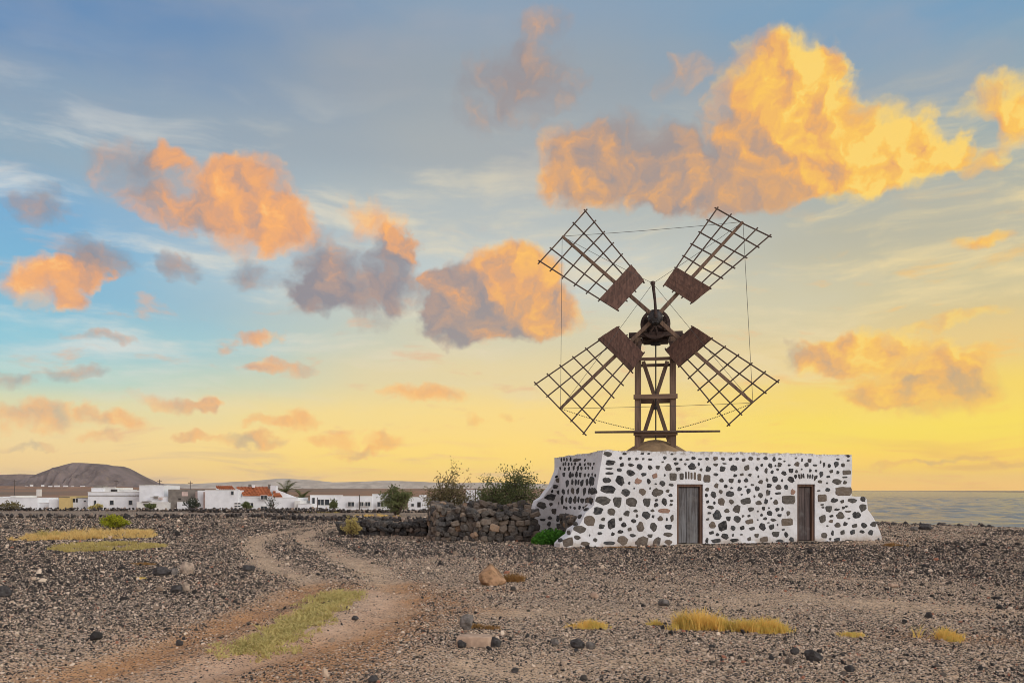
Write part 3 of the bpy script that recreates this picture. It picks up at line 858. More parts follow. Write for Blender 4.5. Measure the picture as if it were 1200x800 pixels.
ST2 = [(240,130,28,25),(315,138,30,20),(357,143,24,20),(403,143,30,14),(447,133,32,26),(495,140,30,14),(545,138,28,24),(605,135,40,28,'b'),(660,138,32,22),(715,140,30,22),(762,138,26,22),(810,145,30,24),(860,135,36,30),(915,138,28,18),(968,133,32,26),(292,103,20,14),(225,160,20,12),(190,198,32,30),(265,200,48,52,'b'),(322,172,38,22),(335,212,40,28),(388,175,18,18),(437,193,55,48),(485,175,16,30),(503,215,22,22),(552,212,40,44),(608,180,36,22),(672,172,35,12),(657,210,42,40),(737,205,52,48),(833,202,42,42,'b'),(905,207,24,40),(940,183,22,22),(972,222,24,40),
(300,267,52,55,'q'),(362,265,30,48,'q'),(393,257,12,55,'q'),(413,257,10,55,'q'),(433,260,14,50,'q'),(457,260,16,55,'q'),(490,270,28,50,'q'),(545,280,52,55,'q'),
(608,250,34,24),(748,258,28,22),(797,250,28,20),(855,253,30,22),(915,265,12,22),(650,293,32,28),(720,295,40,34),(777,298,22,30),(827,292,30,30),(933,303,40,30),(978,290,20,28),(240,255,12,20),(222,315,42,44),(287,325,38,22),(175,318,18,12),(185,380,82,58,'b'),(262,368,30,24),(282,400,30,24),(238,448,40,55),(180,435,24,20),(180,468,30,26),(290,440,24,20),(285,468,24,20),(235,513,92,36,'p'),(157,553,18,24),(208,568,38,36,'b'),(255,573,14,26),(293,565,28,50),(267,628,55,38),(262,683,66,36,'b'),(190,728,55,55,'b'),(265,738,55,40,'b'),
(547,357,32,28,'b'),(540,400,20,30),(592,397,42,48),(643,375,28,34),(613,330,36,36,'b'),(680,335,26,28),(722,348,22,16),(778,355,32,34),(825,338,20,12),(872,325,26,18),(907,352,34,40),(843,370,34,38),(795,395,20,12),(710,390,60,44),(887,408,14,22),(930,400,34,42),(980,380,20,44),(550,447,24,24),(598,455,16,28),(648,447,52,58,'b'),(722,447,36,38),(827,442,82,50),(918,455,46,32,'b'),(970,445,28,44),(572,487,52,26),(562,528,30,16),(688,512,38,32,'b'),(762,498,62,60,'b'),(860,502,50,32),(912,515,12,14),(953,495,24,30),(618,543,60,70),(550,573,24,18),(700,568,36,38),(762,572,52,55),(804,550,20,18),(848,548,24,20),(938,542,18,22),(852,590,64,38,'b'),(911,577,12,12),(965,568,34,22),(584,615,48,50,'b'),(660,622,70,76),(732,636,34,42),(800,635,36,32),(870,640,50,24),(945,628,50,54),(578,670,38,26),(620,683,26,24),(675,697,56,42),(732,687,16,22),(793,683,22,12),(903,690,34,32),(545,725,24,40),(612,728,80,30),(740,725,70,26),(850,715,30,30,'b'),(958,718,66,44,'b')]
ST3 = [(105,140,22,34),(147,138,24,16),(180,155,14,14),(262,133,18,12),(307,145,12,26),(362,150,30,30),(440,162,12,24),(78,187,32,36),(115,187,12,16),(145,180,32,34),(214,183,20,16),(272,175,42,34,'b'),(340,180,34,34),(400,184,34,16),(465,180,18,34),(503,187,22,30),(553,177,38,42),(602,183,28,30),(565,140,24,14),(640,118,28,20),(640,150,24,14),
(92,232,24,26),(130,214,20,22),(177,242,40,32),(228,222,36,36),(267,228,18,26),(304,212,14,14),(367,222,18,24),(408,224,18,20),(445,248,32,42),(518,228,30,24),(565,235,22,24),(630,235,62,32,'q'),(497,266,30,18),(617,270,40,12),
(260,265,24,30),(287,265,14,40),(303,262,12,40),(318,260,12,36),(348,262,12,38),(365,265,12,36),(382,265,12,40),(400,275,16,44),(412,268,12,26),
(112,285,42,52),(163,293,18,22),(228,288,50,44),(436,302,34,24),(487,312,14,14),(557,302,66,46,'b'),(616,308,28,28),(70,330,38,30),(137,342,42,38,'b'),(192,342,30,38),(64,381,32,38),(135,386,48,18),(240,377,34,42,'p'),(210,433,96,62,'q'),(605,372,118,64,'q'),(428,367,26,12),(492,360,36,30),(453,420,66,54,'q'),(84,422,14,16),(117,450,34,38),(538,437,54,34),(597,445,30,24),(668,438,66,38),(746,428,40,40),(744,490,60,54),
(128,503,34,28),(68,492,12,14),(165,500,16,30),(73,530,42,38),(145,545,34,24),(207,530,32,34,'b'),(100,578,44,24),(200,593,84,54,'q'),(65,598,24,10),(130,613,10,18),(88,628,46,38),(172,647,24,16),(118,680,58,44),(193,685,30,44),(232,720,36,36),(145,728,56,20),(452,468,28,14),(458,487,20,16),(500,498,50,50),(557,503,42,18),(605,490,24,20),(627,480,20,16),(640,517,48,14),(520,550,32,20),(583,547,58,52),(700,543,62,54),(455,570,56,56,'b'),(517,587,36,24,'b'),(645,567,22,10),(489,621,18,14),(563,615,44,36),(618,607,32,32),(687,620,42,30),(755,618,46,42),(824,608,50,40),(467,690,46,44,'b'),(527,672,22,40),(600,668,34,36),(672,666,38,38),(740,663,38,24),(803,668,42,40),(858,718,16,22),(560,720,50,28),(645,728,60,18),(510,715,20,20),(700,730,20,14)]
SS = []
for row in [(145,[(295,10,30),(315,12,26),(335,12,30),(362,12,32),(405,60,24,'b'),(465,14,18)]),(175,[(310,10,24),(325,12,28),(348,12,26),(370,10,22),(395,14,24),(430,14,22),(465,12,22),(490,12,24),(505,12,28),(530,10,22)]),
            (206,[(287,10,26),(320,14,26),(350,16,28),(385,14,32),(415,16,36),(440,14,28),(470,12,24),(490,12,22),(520,10,24),(570,24,24)]),(255,[(313,20,35),(360,20,45),(378,14,30),(405,18,45),(432,16,40),(465,14,30),(492,14,30),(520,12,24),(545,12,24),(577,25,40)]),
            (310,[(338,25,50),(375,14,40),(400,14,50),(420,12,40),(445,22,50),(482,18,55),(522,35,80),(562,18,50)]),(372,[(310,24,40),(345,12,40),(378,24,45),(415,22,50),(462,22,60),(498,14,55),(530,42,60)]),
            (436,[(302,22,65),(333,14,40),(362,26,55),(395,22,55),(420,14,50),(448,26,40),(478,22,45),(510,40,45,'b')]),(490,[(315,12,24),(333,14,26),(362,12,20),(392,16,24),(428,16,30),(455,12,20),(485,45,42,'b')])]:
    for s in row[1]: SS.append((s[0], row[0] + random.uniform(-4, 4)) + tuple(s[1:]))
SW = [(262,250,36,42),(248,292,56,36),(220,338,40,28),(247,377,42,30),(197,372,18,24),(187,412,90,46),(264,410,34,36),(122,472,70,50),(187,464,30,24),(258,455,40,32),(95,532,32,40),(210,513,38,44),(130,573,45,18),(180,560,32,24),(240,565,32,45),(175,602,32,36),(183,645,36,36),(125,672,32,24),(228,268,22,20),(262,515,18,24)]
Z = 985.0 / 160.0
items = []
for lst, ox in ((ST1, 610), (ST2, 740), (ST3, 890)):
    for s in lst:
        px, py, w, h = ox + s[0] / Z, 515 + s[1] / Z, s[2] / Z, s[3] / Z
        a, b_ = front_uv(px - w / 2, py), front_uv(px + w / 2, py)
        z0, z1 = front_uv(px, py + h / 2)[1], front_uv(px, py - h / 2)[1]
        kd = s[4] if len(s) > 4 else 'd'
        rot = 0.0
        if ox == 890 and 255 <= s[3] * 0 + s[0] <= 415 and 258 <= s[1] <= 277 and s[2] < 30:
            rot = math.atan2(s[0] - 336, 190) * .9          # fan of voussoirs over the narrow door
        items.append((front, (a[0] + b_[0]) / 2, (z0 + z1) / 2, b_[0] - a[0], z1 - z0, kd, 'F', rot, w * h))
for s in SS:
    px, py, w, h = 610 + s[0] / Z, 515 + s[1] / Z, s[2] / Z, s[3] / Z
    a, b_ = side_uv(px + w / 2, py), side_uv(px - w / 2, py)
    z0, z1 = side_uv(px, py + h / 2)[1], side_uv(px, py - h / 2)[1]
    if (a[0] + b_[0]) / 2 > SIDE - .5 or (a[0] + b_[0]) / 2 < .12: continue
    items.append((side, (a[0] + b_[0]) / 2, (z0 + z1) / 2, b_[0] - a[0], z1 - z0, s[4] if len(s) > 4 else 'd', 'S', 0.0, w * h))
for s in SW:
    px, py, w, h = 610 + s[0] / Z, 515 + s[1] / Z, s[2] / Z, s[3] / Z
    a, b_ = wing_uv(px - w / 2, py), wing_uv(px + w / 2, py)
    z0, z1 = wing_uv(px, py + h / 2)[1], wing_uv(px, py - h / 2)[1]
    items.append((wing, (a[0] + b_[0]) / 2, (z0 + z1) / 2, b_[0] - a[0], z1 - z0, 'd', 'W', 0.0, w * h))
oz = sorted([(z_, x_) for x_, z_ in outl[1:]])
for ez, ew, eh in [(.17, .30, .20), (.40, .26, .16), (.62, .34, .22), (.86, .28, .16), (1.06, .30, .15), (1.32, .26, .2), (1.62, .30, .17)]:
    items.append((front, float(np.interp(ez, [q[0] for q in oz], [q[1] for q in oz])), ez, ew, eh, 'd', 'E', 0.0, 60.0))
items.sort(key=lambda i: -i[8])
small = {}
for i, (par, cx, cz, w, h, kd, pl, rot, area) in enumerate(items):
    me = random.choice(FS[kd])
    dep = .012 + .010 * random.random() + .012 * min(w, h)
    if pl == 'S': loc = (side_x(cz, cx if cx > .5 else 0) - (.002 if cx > .5 else .014), cx, cz); yaw = -math.pi / 2
    elif pl == 'E': loc = (cx + .012, .24 + random.uniform(-.07, .07), cz); yaw = -math.pi / 2; dep *= 2.4
    elif pl == 'W': loc = (cx, SIDE - .472, cz); yaw = 0
    else: loc = (cx, -.002, cz); yaw = 0
    sc = (w * .5 * 1.04, dep, h * .5 * 1.04)
    mat4 = Matrix.Translation(loc) @ Matrix.Rotation(yaw, 4, 'Z') @ Matrix.Rotation(rot, 4, 'Y') @ Matrix.Diagonal((*sc, 1))
    if i < 300:
        o = link('stone', me, par); o.matrix_local = mat4
    else:
        key = (par.name, kd)
        vv, ff = small.setdefault(key, (par, MB()))[1].v, small[key][1].f
        b0 = len(vv)
        for v in me.vertices: vv.append(tuple(mat4 @ v.co))
        for p_ in me.polygons: ff.append(tuple(b0 + k for k in p_.vertices))
for (nm, kd), (par, mbb) in small.items():
    o = mbb.build('small_stones', FS[kd][0].materials[0], par); tag(o, 'small dark stones bedded in the white plaster', kind='stuff')

# doors
def door(dd, name, label, pm, nplank, seed):
    x0, x1, zt_ = door_rect(dd)
    r = random.Random(seed)
    dr = empty(name); dr.parent = house; dr['label'] = label
    fw = .085
    for nm, bx in (('door_post', (x0 + .004, x0 + fw, .05, .17, -.1, zt_ - fw)), ('door_post', (x1 - fw, x1 - .004, .05, .17, -.1, zt_ - fw)), ('door_lintel', (x0 + .004, x1 - .004, .045, .175, zt_ - fw + .002, zt_ - .004))):
        mb = MB(); mb.box(*bx); mb.build(nm, M['frame'], dr, bevel=.006)
    a, b_ = x0 + fw + .004, x1 - fw - .004
    cuts = [a + (b_ - a) * k / nplank + (r.uniform(-.02, .02) if 0 < k < nplank else 0) for k in range(nplank + 1)]
    for k in range(nplank):
        mb = MB(); yo = .115 + r.uniform(-.008, .008)
        mb.box(cuts[k] + .003, cuts[k + 1] - .003, yo, yo + .03, .03 + r.uniform(0, .03), zt_ - fw - .008)
        mb.build('plank', pm, dr)
    mb = MB(); mb.box(x0 - .0, x1 + .0, .19, .24, -.2, zt_ + .1); mb.build('door_back', M['shut'], dr)
    mb = MB(); mb.box(x0 - .02, x1 + .02, -.10, .2, -.18, .022); mb.build('threshold', M['roofcl'], dr)
door(D1, 'door', 'wide weathered grey plank door', M['doorp'], 5, 1)
door(D2, 'door', 'narrow dark brown plank door', M['doorp2'], 4, 2)

# ------------------------------------------------------------------ the windmill on its roof
MD = 25.2                                   # distance of the tower centre
MC = Vector(((768 - 600) / F * MD, MD, 0))
MYAW = -math.atan2(MC.x, MC.y)              # the sails face the viewer's side
ROOF = H_TOP - .20
mill = tag(empty('windmill', (MC.x, MC.y, ROOF), MYAW), 'dark wooden windmill with four lattice sails on an open timber tower', 'windmill')
Minv = (Matrix.Translation(mill.location) @ Matrix.Rotation(MYAW, 4, 'Z')).inverted()
MN = Vector((math.sin(-MYAW), math.cos(-MYAW), 0))
def mp(px, py, fwd=0.0):
    """picture point -> mill coordinates on the plane `fwd` metres in front of the tower centre"""
    return Minv @ plane_hit(px, py, Vector((MC.x, MC.y, 0)) - MN * fwd, MN)
HALF = .52
def part(name, mt, fn, parent=mill, bevel=.008):
    mb = MB(); fn(mb); return mb.build(name, mt, parent, bevel=bevel)
# brown clay mound under the tower
mb = MB(); mb.lathe([(1.55, -.10), (1.42, .02), (1.1, .22), (.75, .45), (.42, .60), (.18, .665), (.05, .68)], (0, 0, 0), 28, jit=.03)
mb.build('mound', M['mound'], mill, smooth=True)
# legs
xl = mp(747, 470, HALF).x; xr_ = mp(789, 470, HALF).x
z_top = mp(768, 394, HALF).z
for sx_ in (xl, xr_):
    for sy_ in (-HALF, HALF):
        part('leg', M['timber'], lambda mb: mb.beam((sx_, sy_, -.02), (sx_ * .985, sy_, z_top), .18, .17))
        part('sole_beam', M['timberx'], lambda mb: mb.box(sx_ - .14, sx_ + .14, sy_ - .16, sy_ + .16, -.05, .04))
def cross(py, w, proud, nm, front_=True, px0=742.5, px1=794):
    z = mp(768, py, HALF).z
    a = mp(px0, py, HALF).x; b_ = mp(px1, py, HALF).x
    if front_: part(nm, M['timberx'], lambda mb: mb.box(a, b_, -HALF - .085 - proud, -HALF - .088, z - w / 2, z + w / 2))
    part(nm, M['timberx'], lambda mb: mb.box(a + .02, b_ - .02, HALF + .088, HALF + .085 + proud, z - w / 2, z + w / 2))
cross(507.5, .15, .07, 'cross_beam'); cross(465, .15, .07, 'cross_beam'); cross(421, .10, .06, 'cross_beam', True, 746, 790)
for sx_ in (xl, xr_):
    for py in (507.5, 465, 421):
        z = mp(768, py, HALF).z
        part('side_beam', M['timber'], lambda mb: mb.box(sx_ - .05, sx_ + .05, -HALF + .088, HALF - .088, z - .05, z + .05))
# long crossed braces, in the rear frame
zt2, zb2 = mp(768, 424, -HALF).z, mp(768, 519, -HALF).z
part('brace', M['timber'], lambda mb: mb.beam((xl + .17, HALF - .17, zt2), (xr_ - .10, HALF - .17, zb2), .13, .07))
part('brace', M['timber'], lambda mb: mb.beam((xr_ - .17, HALF - .10, zt2), (xl + .10, HALF - .10, zb2), .13, .06))
# drive shaft
a, b_ = mp(768.5, 402, 0), mp(768.5, 515, 0)
part('drive_shaft', M['iron'], lambda mb: mb.tube([a, b_], .022, 8), bevel=0)
part('shaft_collar', M['iron'], lambda mb: mb.lathe([(.03, -.06), (.06, -.05), (.06, .05), (.03, .06)], tuple(mp(768.5, 478, 0)), 10), bevel=0)
# steering pole lying across the tower foot
part('steering_pole', M['sail'], lambda mb: mb.tube([mp(697, 506.2, HALF + .2), mp(768, 505.6, HALF + .2), mp(844, 505.0, HALF + .2)], [.035, .042, .032], 8), bevel=0)
# cap: head beams, gear housing, brake wheel
hz0, hz1 = mp(768, 399, HALF).z, mp(768, 377, HALF).z
zb = mp(768, 394, HALF).z
part('head_beam', M['dkwood'], lambda mb: mb.box(mp(737, 390, HALF).x, mp(800, 390, HALF).x, -HALF - .10, -HALF + .12, zb - .02, zb + .13))
part('head_beam', M['dkwood'], lambda mb: mb.box(mp(739, 390, HALF).x, mp(798, 390, HALF).x, HALF - .12, HALF + .10, zb - .02, zb + .13))
for sx_ in (xl * .62, xr_ * .62):
    part('head_sill', M['dkwood'], lambda mb: mb.box(sx_ - .08, sx_ + .08, -HALF - .2, HALF + .2, zb + .135, zb + .28))
for s_, pxa, pxb in ((-1, 750.5, 745.5), (1, 786, 791)):
    part('bracket', M['dkwood'], lambda mb: mb.beam(mp(pxa, 400, HALF + .16), mp(pxb, 424, HALF + .16), .12, .10))
def housing(mb):
    w0 = mp(754, 400, 0).x; w1 = mp(783, 400, 0).x; c0 = mp(751, 385, 0).x; c1 = mp(786, 385, 0).x
    zl, zm, zh = mp(768, 401, 0).z, mp(768, 390, 0).z, mp(768, 374, 0).z
    pts = []
    for z, a_, b2 in ((zl, w0, w1), (zm, c0, c1), (zh, c0 + .1, c1 - .1)):
        pts += [(a_, -.42, z), (b2, -.42, z), (b2, .42, z), (a_, .42, z)]
    mb.poly(pts, [(0,3,2,1),(0,1,5,4),(1,2,6,5),(2,3,7,6),(3,0,4,7),(4,5,9,8),(5,6,10,9),(6,7,11,10),(7,4,8,11),(8,9,10,11)])
part('gear_housing', M['dkwood'], housing)
HUB = mp(768, 372, .95)
wc = mp(768, 380, .62)
def wheel(mb):
    n = 28; r0, r1 = .38, .475
    for k in range(n):
        a0, a1 = 2*math.pi*k/n, 2*math.pi*(k+1)/n
        p = []
        for a in (a0, a1):
            for r in (r0, r1):
                for y in (-.05, .05): p.append((wc.x + r*math.cos(a), wc.y + y, wc.z + r*math.sin(a)))
        mb.poly(p, [(0,2,6,4),(1,5,7,3),(2,3,7,6),(0,4,5,1)])
part('brake_wheel', M['dkwood'], wheel, bevel=0)
for k in range(4):
    a = math.pi * k / 4 + .2
    part('wheel_spoke', M['dkwood'], lambda mb: mb.beam(wc + Vector((math.cos(a)*.42, 0, math.sin(a)*.42)), wc - Vector((math.cos(a)*.42, 0, math.sin(a)*.42)), .06, .05))
for k in range(22):
    a = 2*math.pi*k/22
    c_ = wc + Vector((math.cos(a)*.43, .08, math.sin(a)*.43))
    part('wheel_cog', M['dkwood'], lambda mb: mb.box(c_.x-.025, c_.x+.025, c_.y-.04, c_.y+.05, c_.z-.025, c_.z+.025), bevel=0)
part('pinion', M['iron'], lambda mb: mb.lathe([(.10, -.07), (.17, -.06), (.17, .04), (.10, .06)], tuple(mp(768.5, 402, 0)), 11, jit=.12), bevel=0)
part('windshaft', M['dkwood'], lambda mb: mb.tube([HUB + Vector((0, -.16, 0)), HUB + Vector((0, 1.6, -.03))], [.12, .10], 10), bevel=0)
part('hub', M['iron'], lambda mb: mb.lathe([(.10, -.20), (.19, -.16), (.235, -.04), (.235, .12), (.17, .17)], tuple(HUB), 14, axis='y'), bevel=0)
for k in range(8):
    a = 2*math.pi*(k+.5)/8
    c_ = HUB + Vector((math.cos(a)*.19, -.12, math.sin(a)*.19))
    part('hub_bolt', M['iron'], lambda mb: mb.lathe([(.03, -.05), (.035, .03)], tuple(c_), 6, axis='y'), bevel=0)
mast_top = mp(765, 332, 1.35)
part('nose_mast', M['dkwood'], lambda mb: mb.tube([HUB + Vector((0.02, -.2, -.05)), mp(767.4, 352, 1.22), mast_top], [.05, .045, .055], 7), bevel=0)
part('mast_knob', M['dkwood'], lambda mb: mb.lathe([(.03, -.05), (.075, -.03), (.075, .05), (.03, .07)], tuple(mast_top), 8), bevel=0)

SAILS = {   # tip corners, outer board corners, root board corners, spar tip (picture points), pitch sign
 'ur': ((840.5,244.3),(901.9,276.3),(792.4,313.8),(832.1,337.4),(778.1,334.5),(810.2,355.1),(870.7,260.0)),
 'ul': ((632.7,306.2),(685.8,247.1),(702.7,350.9),(738.6,311.8),(723.8,363.6),(754.1,330.7),(658.8,276.8)),
 'll': ((684.3,507.3),(628.2,449.7),(739.9,435.2),(702.4,398.4),(754.4,414.0),(724.5,383.6),(656.8,478.3)),
 'lr': ((910.9,447.0),(854.2,497.2),(833.4,396.8),(796.3,428.9),(811.3,382.7),(780.3,409.3),(882.3,471.8)),
}
TIPS = {}
FWD = .95
for key, (ta, tb, oa, ob, ra, rb, st) in SAILS.items():
    name_l = {'ur': 'upper right', 'ul': 'upper left', 'll': 'lower left', 'lr': 'lower right'}[key]
    sail = empty('sail'); sail.parent = mill; sail['label'] = name_l + ' lattice sail with a dark board near the hub'
    PT = .16
    def sp_(p, side_):     # slight pitch: one edge leads
        return mp(p[0], p[1], FWD + side_ * PT)
    TA, TB, OA, OB, RA, RB = sp_(ta, 1), sp_(tb, -1), sp_(oa, 1), sp_(ob, -1), sp_(ra, 1), sp_(rb, -1)
    tip = mp(st[0], st[1], FWD + .02); TIPS[key] = tip
    ydir = Vector((0, 1, 0))
    part('spar', M['timber'], lambda mb: mb.beam(HUB + Vector((0, .02, 0)), tip, .125, .09, .085, .06, up=(0, 1, 0)), sail)
    def q(s, t):           # s across 0..1, t from tip 0 to board 1
        return (TA.lerp(TB, s)).lerp(OA.lerp(OB, s), t)
    nrm = (TB - TA).cross(OA - TA).normalized()
    if nrm.y > 0: nrm = -nrm
    for s in (0.0, .25, .75, 1.0):
        ends = 1.0 if s in (.25, .75) else 1.0
        a_ = q(s, -.025); b_ = q(s, 1.0)
        if s in (0.0, 1.0): b_ = RA.lerp(RB, s) + (RA.lerp(RB, s) - q(s, 1)) * .06
        mid_ = (a_ + b_) / 2 + Vector([random.uniform(-.02, .02), 0, random.uniform(-.02, .02)])
        part('lath', M['sail'], lambda mb: mb.tube([a_, mid_, b_], .0235, 5), sail, bevel=0)
    for k in range(6):
        t_ = k / 5
        a_, b_ = q(-.045, t_), q(1.045, t_)
        off = nrm * -.035
        mid_ = (a_ + b_) / 2 + Vector([random.uniform(-.025, .025), 0, random.uniform(-.025, .025)])
        part('crossbar', M['sail'], lambda mb: mb.tube([a_ + off, mid_ + off, b_ + off], .0235, 5), sail, bevel=0)
    nb = 5
    for k in range(nb):
        t0, t1 = k / nb + .0015, (k + 1) / nb - .0015
        c = [OA.lerp(RA, t0), OB.lerp(RB, t0), OB.lerp(RB, t1), OA.lerp(RA, t1)]
        e = random.uniform(-.008, .008)
        across = (OB - OA).normalized()
        c = [c[0] - across * (.03 + e), c[1] + across * (.03 - e), c[2] + across * (.03 - e), c[3] - across * (.03 + e)]
        o1 = nrm * (.095 + random.uniform(-.003, .003)); o2 = nrm * .068
        part('board', M['board'], lambda mb: mb.poly([p + o1 for p in c] + [p + o2 for p in c], [(0,1,2,3),(7,6,5,4),(0,4,5,1),(1,5,6,2),(2,6,7,3),(3,7,4,0)]), sail, bevel=0)
    for s in (.0, .33, .67, 1.0):      # batten stubs showing below the board
        r_ = RA.lerp(RB, s); d_ = (RA.lerp(RB, s) - OA.lerp(OB, s)).normalized()
        part('batten', M['sail'], lambda mb: mb.tube([r_ - d_ * .5 + nrm * .03, r_ + d_ * .05 + nrm * .03], .022, 5), sail, bevel=0)
def wire(a, b_, sag=.04, r=.0085):
    pts = [a.lerp(b_, k / 10) - Vector((0, 0, sag * 4 * (k / 10) * (1 - k / 10))) for k in range(11)]
    part('wire', M['wire'], lambda mb: mb.tube(pts, r, 4), mill, bevel=0)
for a_, b_ in (('ul', 'ur'), ('ul', 'll'), ('ur', 'lr'), ('ll', 'lr')): wire(TIPS[a_], TIPS[b_], .03, .007)
for k in TIPS: wire(TIPS[k], mast_top, .02, .0065)
def chain(a, b_, n=44):
    mb = MB()
    for k in range(n):
        f0 = k / n; c0 = a.lerp(b_, f0) - Vector((0, 0, .22 * f0 * (1 - f0)))
        f1 = (k + .62) / n; c1 = a.lerp(b_, f1) - Vector((0, 0, .22 * f1 * (1 - f1)))
        mb.beam(c0, c1, .024, .024)
    mb.build('chain', M['iron'], mill)
chain(TIPS['ll'], mp(744, 503, HALF + .1)); chain(TIPS['lr'], mp(794, 502, HALF + .1))

# ------------------------------------------------------------------ dry-stone walls
def path_pts(path, step):
    out = []
    for a, b_ in zip(path, path[1:]):
        a = Vector((a[0], a[1], 0)); b_ = Vector((b_[0], b_[1], 0)); n = max(1, int((b_ - a).length / step))
        for k in range(n): out.append((a.lerp(b_, k / n), (b_ - a).normalized()))
    out.append((Vector((path[-1][0], path[-1][1], 0)), out[-1][1]))
    return out
def dry_wall(name, label, path, hfn, thick, key, size, seed, inner=False, group=None, maxn=300, low_course=0):
    """path runs with the outer face on its right-hand side"""
    r = random.Random(seed)
    root = tag(empty(name, (path[0][0], path[0][1], gzf(*path[0]))), label, 'wall', group)
    o0 = Vector(root.location)
    # rubble core
    mb = MB(); ring = path_pts(path, .5)
    for (p, t), (p2, t2) in zip(ring, ring[1:]):
        nrm = Vector((t.y, -t.x, 0))
        f_ = (p - Vector((path[0][0], path[0][1], 0))).length
        h = hfn(p) * .86
        z0 = gzf(p.x, p.y)
        q = [p - nrm * .12, p2 - nrm * .12, p2 - nrm * (thick - .1), p - nrm * (thick - .1)]
        pts = [(v.x - o0.x, v.y - o0.y, z0 - .15 - o0.z) for v in q] + [(v.x - o0.x, v.y - o0.y, z0 + h - o0.z) for v in q]
        mb.poly(pts, [(0,3,2,1),(4,5,6,7),(0,1,5,4),(1,2,6,5),(2,3,7,6),(3,0,4,7)])
    mb.build('core', M['core'], root)
    cnt = 0
    faces = [(0.0, 1)] + ([(-thick, -1)] if inner else [])
    todo = []
    segs = list(zip(path, path[1:]))
    for off, sgn in faces:
        for a, b_ in segs:
            a = Vector((a[0], a[1], 0)); b_ = Vector((b_[0], b_[1], 0)); L_ = (b_ - a).length; t = (b_ - a) / L_
            nrm = Vector((t.y, -t.x, 0)); z = 0.0; c = 0
            while z < hfn(a.lerp(b_, .5)) - size * .3:
                ch = size * r.uniform(.62, .92); s = r.uniform(-.5, .2) * size
                while s < L_:
                    w = size * r.uniform(.55, 1.6)
                    p = a + t * (s + w / 2)
                    zz = z + ch / 2 + r.uniform(-.25, .25) * size * .5
                    if zz < hfn(p) and -.2 * size < s + w / 2 < L_ + .2 * size and c >= (low_course if sgn < 0 else 0):
                        todo.append((p + nrm * (off + sgn * r.uniform(-.13, .05)), zz, w, ch, t, size * .8))
                    s += w * .93
                z += ch * .9; c += 1
    for p, t in path_pts(path, size * .85):            # coping
        nrm = Vector((t.y, -t.x, 0))
        for k in range(max(1, int(thick / (size * .9)))):
            pp = p - nrm * (size * .45 + k * size * .9 + r.uniform(-.05, .05))
            todo.append((pp, hfn(p) * r.uniform(.93, 1.0) - .02, size * r.uniform(.7, 1.35), size * r.uniform(.5, .85), t, size * r.uniform(.7, 1.1)))
    r.shuffle(todo)
    todo.sort(key=lambda q: q[0].y * .15)
    spill = MB()
    for i, (p, z, w, ch, t, dp) in enumerate(todo):
        me = r.choice(BS[key])
        ang = math.atan2(t.y, t.x) + r.uniform(-.25, .25)
        loc = Vector((p.x - o0.x, p.y - o0.y, gzf(p.x, p.y) + z - o0.z))
        m4 = Matrix.Translation(loc) @ Matrix.Rotation(ang, 4, 'Z') @ Matrix.Rotation(r.uniform(-.5, .5), 4, 'Y') @ Matrix.Rotation(r.uniform(-.2, .2), 4, 'X') @ Matrix.Diagonal((w * .54, dp * .6, ch * .62, 1))
        if i < maxn:
            o = link('stone', me, root); o.matrix_local = m4
        else:
            b0 = len(spill.v)
            for v in me.vertices: spill.v.append(tuple(m4 @ v.co))
            for q in me.polygons: spill.f.append(tuple(b0 + k for k in q.vertices))
    if spill.v: tag(spill.build('wall_stones', BS[key][0].materials[0], root), kind='stuff')
    return root
e = lambda px, py: ground_xy(px, py)
def hf_encl(p): return (.98 + .14 * sst(np.array([-p.x - 1.9]), 0, .5)[0] + .12 * sst(np.array([p.y]), 26.5, 28)[0] + .06 * math.sin(p.x * 3.1) + .04 * math.sin(p.x * 7.3 + 1))
pl_ = e(504, 630.5)
dry_wall('stone_enclosure', 'tall rounded dry-stone enclosure wall left of the white building',
         [(pl_[0] - .02, 28.6), (pl_[0], pl_[1]), e(512, 633.4), e(566, 634.6), e(627, 634.0)], hf_encl, .6, 'dry', .235, 5)
dry_wall('stone_wall', 'rear dry-stone wall of the enclosure, mostly hidden behind its front wall',
         [(-2.9, 28.4), (.55, 28.4)], lambda p: 1.14 + .05 * math.sin(p.x * 4), .5, 'dry', .23, 6, maxn=300)
dry_wall('stone_wall', 'low dark tumbled stone wall left of the enclosure, by the track',
         [e(395, 625.5), e(440, 626.5), e(498, 627.5)], lambda p: .47 + .07 * math.sin(p.x * 3.3) + .03 * math.sin(p.x * 9), .55, 'dark', .23, 8)
def hl(x, y): return P0 + U * x + N * y
c0, c1, c2 = hl(-.42, 2.75), hl(-.58, 1.6), hl(-.74, .60)
dry_wall('stone_wall', 'short brown rubble wall tucked between the ruined wing and front corner',
         [(c0.x, c0.y), (c1.x, c1.y), (c2.x, c2.y)], lambda p: .86 + .06 * math.sin(p.x * 6), .42, 'dry', .19, 9)

